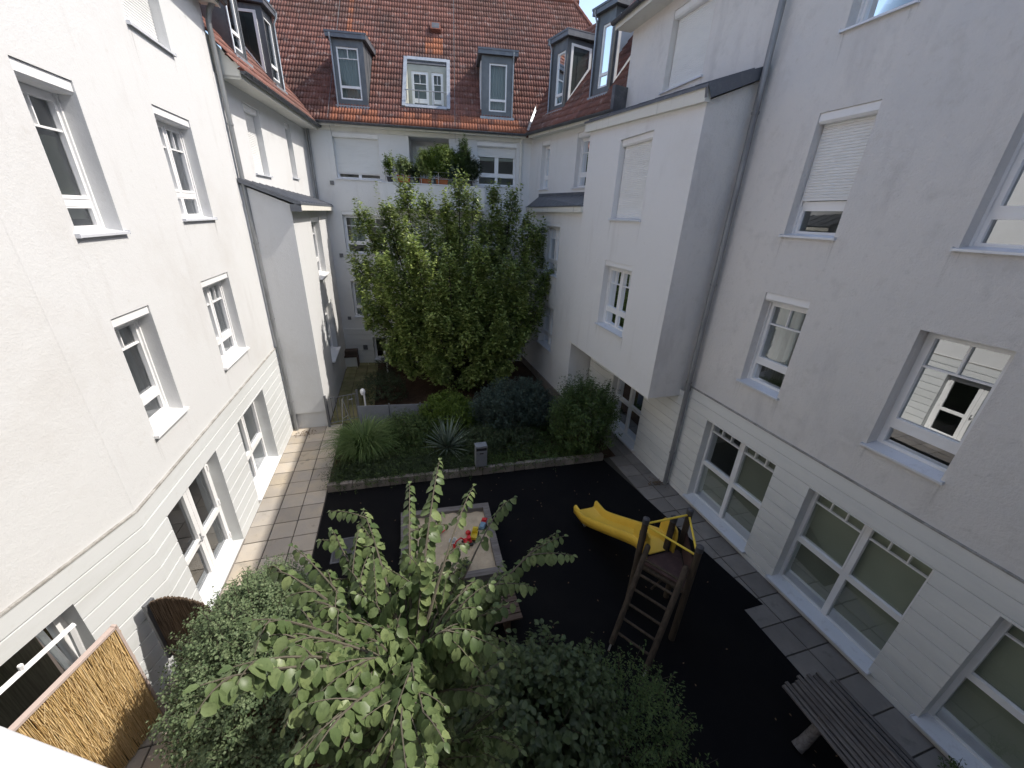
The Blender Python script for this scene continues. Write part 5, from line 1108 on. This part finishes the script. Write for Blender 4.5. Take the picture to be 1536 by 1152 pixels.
shrub('small_shrub', 'small dark evergreen bush between the litter bin and the tall leafy shrub', 'shrub', (3.0, 9.25, .35), (.7, .5, .38), 260, 16, .05, .03, M['leaf_dark'], seg=.22, spread=.06, up=.35, stems=4)

shrub('low_shrub', 'low dark green spreading shrub between the ornamental grass and the bright round shrub', 'shrub', (.05, 10.55, .38), (.85, .65, .42), 380, 20, .07, .030, M['leaf_green'], seg=.3, spread=.07, up=.5, stems=5)
shrub('low_shrub', 'low mixed green shrub just left of the litter bin', 'shrub', (2.05, 9.45, .34), (.62, .5, .36), 300, 18, .06, .026, M['leaf_shade'], seg=.3, spread=.06, up=.55, stems=4, spikes=20, spikelen=.3)
def blades(name, m, parent, base, n, lmin, lmax, w, rise, arch, seg=6, r0=.08):
    vs, fs, rr = [], [], []
    for i in range(n):
        a = random.uniform(0, 2 * math.pi); L = random.uniform(lmin, lmax); d = V((math.cos(a), math.sin(a), 0)); el = random.uniform(*rise); sd = V((-d.y, d.x, 0)); ww = w * random.uniform(.7, 1.2)
        p = V(base) + d * random.uniform(0, r0) + sd * random.uniform(-r0, r0) * .5; k0 = len(vs); h = random.random()
        for j in range(seg + 1):
            q = j / seg; e2 = el - arch * random.uniform(.85, 1.15) * q * q if j else el; wj = ww * (1 - q ** 2.2) + .0006
            vs.append(tuple(p - sd * wj)); vs.append(tuple(p + sd * wj + V((0, 0, .0))))
            p = p + (d * math.cos(e2) + V((0, 0, 1)) * math.sin(e2)) * (L / seg)
            if p.z < .05: p.z = .05
        for j in range(seg): fs.append((k0 + 2 * j, k0 + 2 * j + 1, k0 + 2 * j + 3, k0 + 2 * j + 2)); rr.append(h)
    return attr_mesh(name, np.array(vs), np.array(fs), np.array(rr), m, parent)
t = thing('ornamental_grass', 'big arching clump of light green ornamental grass at the left end of the bed', 'grass clump', (-1.25, 9.95, 0))
blades('blade_tuft', M['blade'], t, (-1.25, 9.95, .08), 1500, .7, 1.5, .010, (.9, 1.5), 2.1, 8, .2)
t = thing('yucca', 'spiky grey-green yucca in the middle of the planting bed', 'yucca', (1.02, 9.6, 0))
s = MB(); s.tube([(1.02, 9.6, 0), (1.02, 9.58, .26)], [.06, .05], 8); s.build('stem', M['bark'], t, True)
blades('blade_rosette', M['yucca'], t, (1.02, 9.58, .26), 110, .68, 1.02, .024, (.10, 1.4), .22, 5, .03)
# trailing ground cover over the whole bed
n = 4200; xs = rng.uniform(-1.95, 5.3, n); ys = 8.66 + rng.random(n) ** 1.2 * 2.9 - .036 * (xs + 2)
A = np.stack([xs, ys, .08 + .16 * rng.random(n)], 1); Bq = A + nrm(rng.normal(size=(n, 3)) * np.array([1, 1, .3]) + np.array([0, -.25, .35])) * (.18 + .3 * rng.random((n, 1)))
q = shoots_leaves(A, Bq, 13, .04, .075, .024, t0=0.); o = leaves('ground_cover', M['leaf_green'], None, *q); struct(o, 'stuff'); tag(o, 'low trailing dark green ground cover filling the planting bed', 'ground cover')
n = 2200; xs = rng.uniform(-1.95, 1.7, n); ys = 8.62 + rng.random(n) * .7 + .10 - .036 * (xs + 2)
A = np.stack([xs, ys, .10 + .20 * rng.random(n)], 1); Bq = A + nrm(rng.normal(size=(n, 3)) * np.array([1, .8, .25]) + np.array([0, -.4, .25])) * (.2 + .3 * rng.random((n, 1)))
q = shoots_leaves(A, Bq, 15, .025, .06, .013, t0=0.); o = leaves('creeping_juniper', M['leaf_dark'], None, *q); struct(o, 'stuff'); tag(o, 'dark creeping juniper hanging over the stone kerb', 'ground cover')

# --- balcony plants (each pot and plant is a thing)
def potted(label, u, top, r, m, pot=None, kind='cone', L=.045, W=.02, n=110, per=16, d=.62):
    r *= 1.22; n = int(n * 1.5)
    p = fK.p(u, 7.49, d); t = thing('potted_plant', label, 'potted plant', p, 'plants on the balcony')
    if pot:
        s = MB(); w_, h = pot; A_ = [fK.p(u + x, 7.492, d + y) for x, y in ((-w_ * .85, -.09), (w_ * .85, -.09), (w_ * .85, .09), (-w_ * .85, .09))]; B_ = [fK.p(u + x, 7.492 + h, d + y) for x, y in ((-w_, -.11), (w_, -.11), (w_, .11), (-w_, .11))]
        s.quad(*A_); s.quad(*B_)
        for k in range(4): s.quad(A_[k], A_[(k + 1) % 4], B_[(k + 1) % 4], B_[k])
        fK.box(s, u - w_ - .012, u + w_ + .012, 7.492 + h - .04, 7.492 + h + .004, d - .122, d + .122); s.build('pot', M['terracotta'], t)
    else:
        s = MB(); s.lathe([(0, .002), (.09, .002), (.12, .2), (.13, .2), (.13, .18), (0, .17)], p, 14); s.build('pot', M['darkcap'], t, True); h = .2
    z0, z1 = 7.49 + h, top; c = np.array(fK.p(u, (z0 + z1) / 2, d)); hz = (z1 - z0) / 2
    dv = nrm(rng.normal(size=(n, 3))); q = dv * np.array([r, min(r, .3), hz]) * (.45 + .5 * rng.random((n, 1)))
    if kind == 'cone': q[:, :2] *= (1 - .75 * np.clip((q[:, 2:] + hz) / (2 * hz), 0, 1)) * 1.35
    if kind == 'arch': ax = nrm(dv * np.array([1, .7, .2]) + np.array([0, 0, .5])); dr_ = .75
    else: ax = nrm(dv * .9 + np.array([0, 0, .8])); dr_ = .3; q *= (.8 + .4 * rng.random((n, 1)))
    Pq = c + q; A = Pq - ax * .06; Bq = Pq + ax * (.12 + .1 * rng.random((n, 1))); A[:, 2] = np.maximum(A[:, 2], 7.5)
    leaves('foliage', m, t, *shoots_leaves(A, Bq, per + 8, .05, L * 1.45, W * 1.6, droop=dr_, t0=0))
    s = MB(); s.tube([fK.p(u, z0 - .03, d), fK.p(u, z0 + (z1 - z0) * .75, d)], [.014, .005], 6); s.build('stem', M['bark'], t)
    return t
potted('thin climber on two dark stakes at the left end of the balcony', 2.08, 8.45, .12, M['leaf_lime'], None, 'round', .05, .03, 40, 12)
t = potted('bright yellow-green bush in a terracotta box near the left end of the balcony', 2.60, 8.28, .24, M['leaf_pale'], (.24, .24), 'round', .07, .03, 60, 14)
potted('small dark round bush between the yellow-green bush and the dwarf conifer', 3.06, 8.05, .2, M['leaf_dark'], None, 'round', .04, .02, 80, 14)
potted('dense rounded dwarf conifer in a terracotta box on the balcony', 3.40, 8.62, .34, M['leaf_tree'], (.22, .2), 'cone', .05, .014, 190, 20)
potted('feathery arching yellow-green shrub, the widest plant on the balcony', 4.02, 8.82, .62, M['leaf_lime'], (.24, .22), 'arch', .08, .012, 260, 20)
potted('low silvery blue shrub at the foot of the tall dark conifer', 4.52, 8.22, .28, M['leaf_blue'], None, 'round', .05, .015, 110, 16)
potted('tall narrow dark conifer, the highest plant on the balcony', 4.86, 9.10, .17, M['leaf_green'], None, 'round', .05, .018, 200, 20)
potted('broad dark evergreen at the right end of the balcony railing', 5.12, 8.5, .30, M['leaf_dark'], None, 'round', .05, .022, 170, 18)

# --- small-leaved shrub, bottom left
shrub('small_leaved_shrub', 'big dense small-leaved shrub beside the reed screen, partly sunlit', 'shrub', (-2.0, 3.85, 1.08), (.80, 1.18, 1.02), 3000, 18, .044, .030, M['leaf_small'], seg=.34, spread=.075, up=.45, shell=.62, stems=14, lump=.25, spikes=70, spikelen=.35)
# --- dark broad-leaved shrub, bottom right, and a bush of upright shoots beside it
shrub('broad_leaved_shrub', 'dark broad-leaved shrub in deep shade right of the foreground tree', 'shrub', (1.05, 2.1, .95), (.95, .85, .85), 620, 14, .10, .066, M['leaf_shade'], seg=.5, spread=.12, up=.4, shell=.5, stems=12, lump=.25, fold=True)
shrub('shoot_bush', 'loose bush of upright shoots with small pointed leaves in front of the ladder', 'shrub', (2.25, 2.1, .5), (.80, .75, .60), 330, 18, .058, .022, M['leaf_green'], seg=.45, spread=.06, up=.8, shell=.4, stems=10, spikes=60, spikelen=.8)
shrub('wall_plant', 'small sprouting plant at the wall foot under the nearest big window', 'plant', (6.42, .78, .14), (.10, .12, .12), 14, 10, .05, .02, M['leaf_green'], seg=.16, spread=.04, up=.7, stems=2, spikes=4, spikelen=.2)

# --- foreground tree: arching sunlit branches with rows of broad drooping leaves
t = thing('young_tree', 'young tree with arching branches of broad drooping sunlit leaves in the near foreground', 'tree', (-.2, 1.9, 0))
tips = [(.22, 2.7, 4.62), (.46, 2.46, 4.5), (-.03, 2.62, 4.49), (.72, 2.47, 4.27), (1.03, 2.05, 4.27), (-.4, 2.58, 4.33), (-.6, 2.4, 4.31), (-.93, 2.09, 4.41), (-.85, 2.33, 4.32), (.05, 2.05, 4.31), (.57, 1.81, 4.18), (.15, 1.43, 4.33), (.24, 1.53, 4.41), (-.78, 1.25, 4.74), (-.84, 1.15, 4.82), (-.71, 1.5, 4.5), (-.62, 1.33, 4.48), (-.4, 1.04, 4.49), (-.14, .97, 4.42), (-.07, 1.19, 4.42), (-.29, 1.75, 4.33), (-.48, 2.1, 4.27), (-.63, 1.83, 4.34), (-.17, 1.46, 4.36), (-.33, 1.33, 4.41), (-.03, .99, 4.42), (-.45, .95, 4.57), (-.86, 1.63, 4.53)]
s_limb = [V((-.12, 1.86, 2.4)), V((.1, 1.8, 3.0)), V((.42, 1.72, 3.55))]
r2 = np.random.default_rng(11); inner = []
for k in range(66):
    d_ = nrm(r2.normal(size=3)); p = np.array([-.12, 1.7, 3.0]) + d_ * np.array([.95, .95, .95]) * (.55 + .4 * r2.random()); inner.append((*p, 0))
for k in range(46):
    a_ = r2.random() * 6.283; q_ = r2.random() ** .6; inner.append((-.12 + .62 * q_ * math.cos(a_), 1.55 + .60 * q_ * math.sin(a_), 4.28 - .25 * q_ + r2.normal() * .09, 1))
LP, LD, LN, LL_, LW_ = [], [], [], [], []; s = MB()
trunk = [V((-.22, 2.0, -.05)), V((-.20, 1.9, 1.0)), V((-.16, 1.75, 2.0)), V((-.12, 1.6, 3.0)), V((-.10, 1.52, 3.9))]
s.tube(trunk, [.06, .05, .042, .03, .015], 8); 
def tp(z): 
    z = max(0, min(3.88, z))
    for a, b in zip(trunk, trunk[1:]):
        if a.z <= z <= b.z: return a.lerp(b, (z - a.z) / (b.z - a.z))
    return trunk[-1]
def leaf_row(pts, L0, start):
    """two ranks of drooping leaves along a twig"""
    seglen = [(b - a).length for a, b in zip(pts, pts[1:])]; tot = sum(seglen); x = tot * start; sgn = 1
    while x < tot:
        y = x; i = 0
        while i < len(seglen) - 1 and y > seglen[i]: y -= seglen[i]; i += 1
        p = pts[i].lerp(pts[i + 1], min(1, y / seglen[i])); ax = (pts[i + 1] - pts[i]).normalized(); sd = ax.cross(V((0, 0, 1))); sd = sd.normalized() if sd.length > .05 else V((1, 0, 0))
        k = x / tot; up_ = sd.cross(ax).normalized()
        dd = sd * sgn * (.75) + ax * random.uniform(-.15, .45) + V((0, 0, -1)) * random.uniform(.45, 1.35) + V((random.uniform(-.2, .2), random.uniform(-.2, .2), 0))
        nn_ = up_ * .8 + V((0, 0, 1)) * .5 + sd * sgn * random.uniform(.1, .5) + V((random.uniform(-.25, .25), random.uniform(-.25, .25), 0))
        l = L0 * (1.05 - .5 * k ** 3) * random.uniform(.8, 1.15); LP.append(p); LD.append(dd); LN.append(nn_); LL_.append(l); LW_.append(l * random.uniform(.62, .72))
        x += .0225 * random.uniform(.8, 1.25); sgn = -sgn
    LP.append(pts[-1]); LD.append((pts[-1] - pts[-2]).normalized() + V((0, 0, -.2))); LN.append(V((0, 0, 1))); LL_.append(L0 * .5); LW_.append(L0 * .28)
def curve(a, b, sag, n=7):
    m_ = a.lerp(b, .5) + sag; return [a * (1 - q) ** 2 + m_ * 2 * q * (1 - q) + b * q * q for q in [k / n for k in range(n + 1)]]
for k, tpz in enumerate(tips + inner):
    near_ = k < len(tips); e = V(tpz[:3]); top_ = (not near_) and tpz[3] == 1; st = tp(e.z - (1.0 if near_ else .5) - random.uniform(0, .4)); out = V((e.x - st.x, e.y - st.y, 0))
    if near_ or top_: st = tp(e.z - .35 - random.uniform(0, .5)); out = V((e.x - st.x, e.y - st.y, 0))
    pts = curve(st, e, V((out.x * .12, out.y * .12, .34 if near_ else .3)))
    s.tube(pts, [.013 - .011 * j / (len(pts) - 1) for j in range(len(pts))], 5, False)
    leaf_row(pts, .108 if near_ else .108, (.72 if e.y > 2.3 and e.x > .3 else .28) if near_ else .30)
    for j in range((1 if e.y > 2.3 and e.x > -.3 else 5) if near_ else 3):
        q = random.uniform(.45, .92); b0 = pts[int(q * (len(pts) - 1))]; ax = (pts[-1] - pts[-2]).normalized()
        dd = (ax + V((random.uniform(-1, 1), random.uniform(-1, 1), random.uniform(-.35, .45))) * .95).normalized(); tw = curve(b0, b0 + dd * random.uniform(.14, .34) * (.55 if e.x < -.6 else 1), V((0, 0, .05)), 4)
        s.tube(tw, [.005, .004, .003, .0025, .0018], 4, False); leaf_row(tw, .086, .15)
s.build('trunk', M['twig'], t, True)
f_ = lambda a: np.array([tuple(x) for x in a])
leaves('crown', M['leaf_front'], t, f_(LP), f_(LD), f_(LN), np.array(LL_), np.array(LW_), fold=True)
for o in COL.objects:
    if '_empty' in o: del o['_empty']
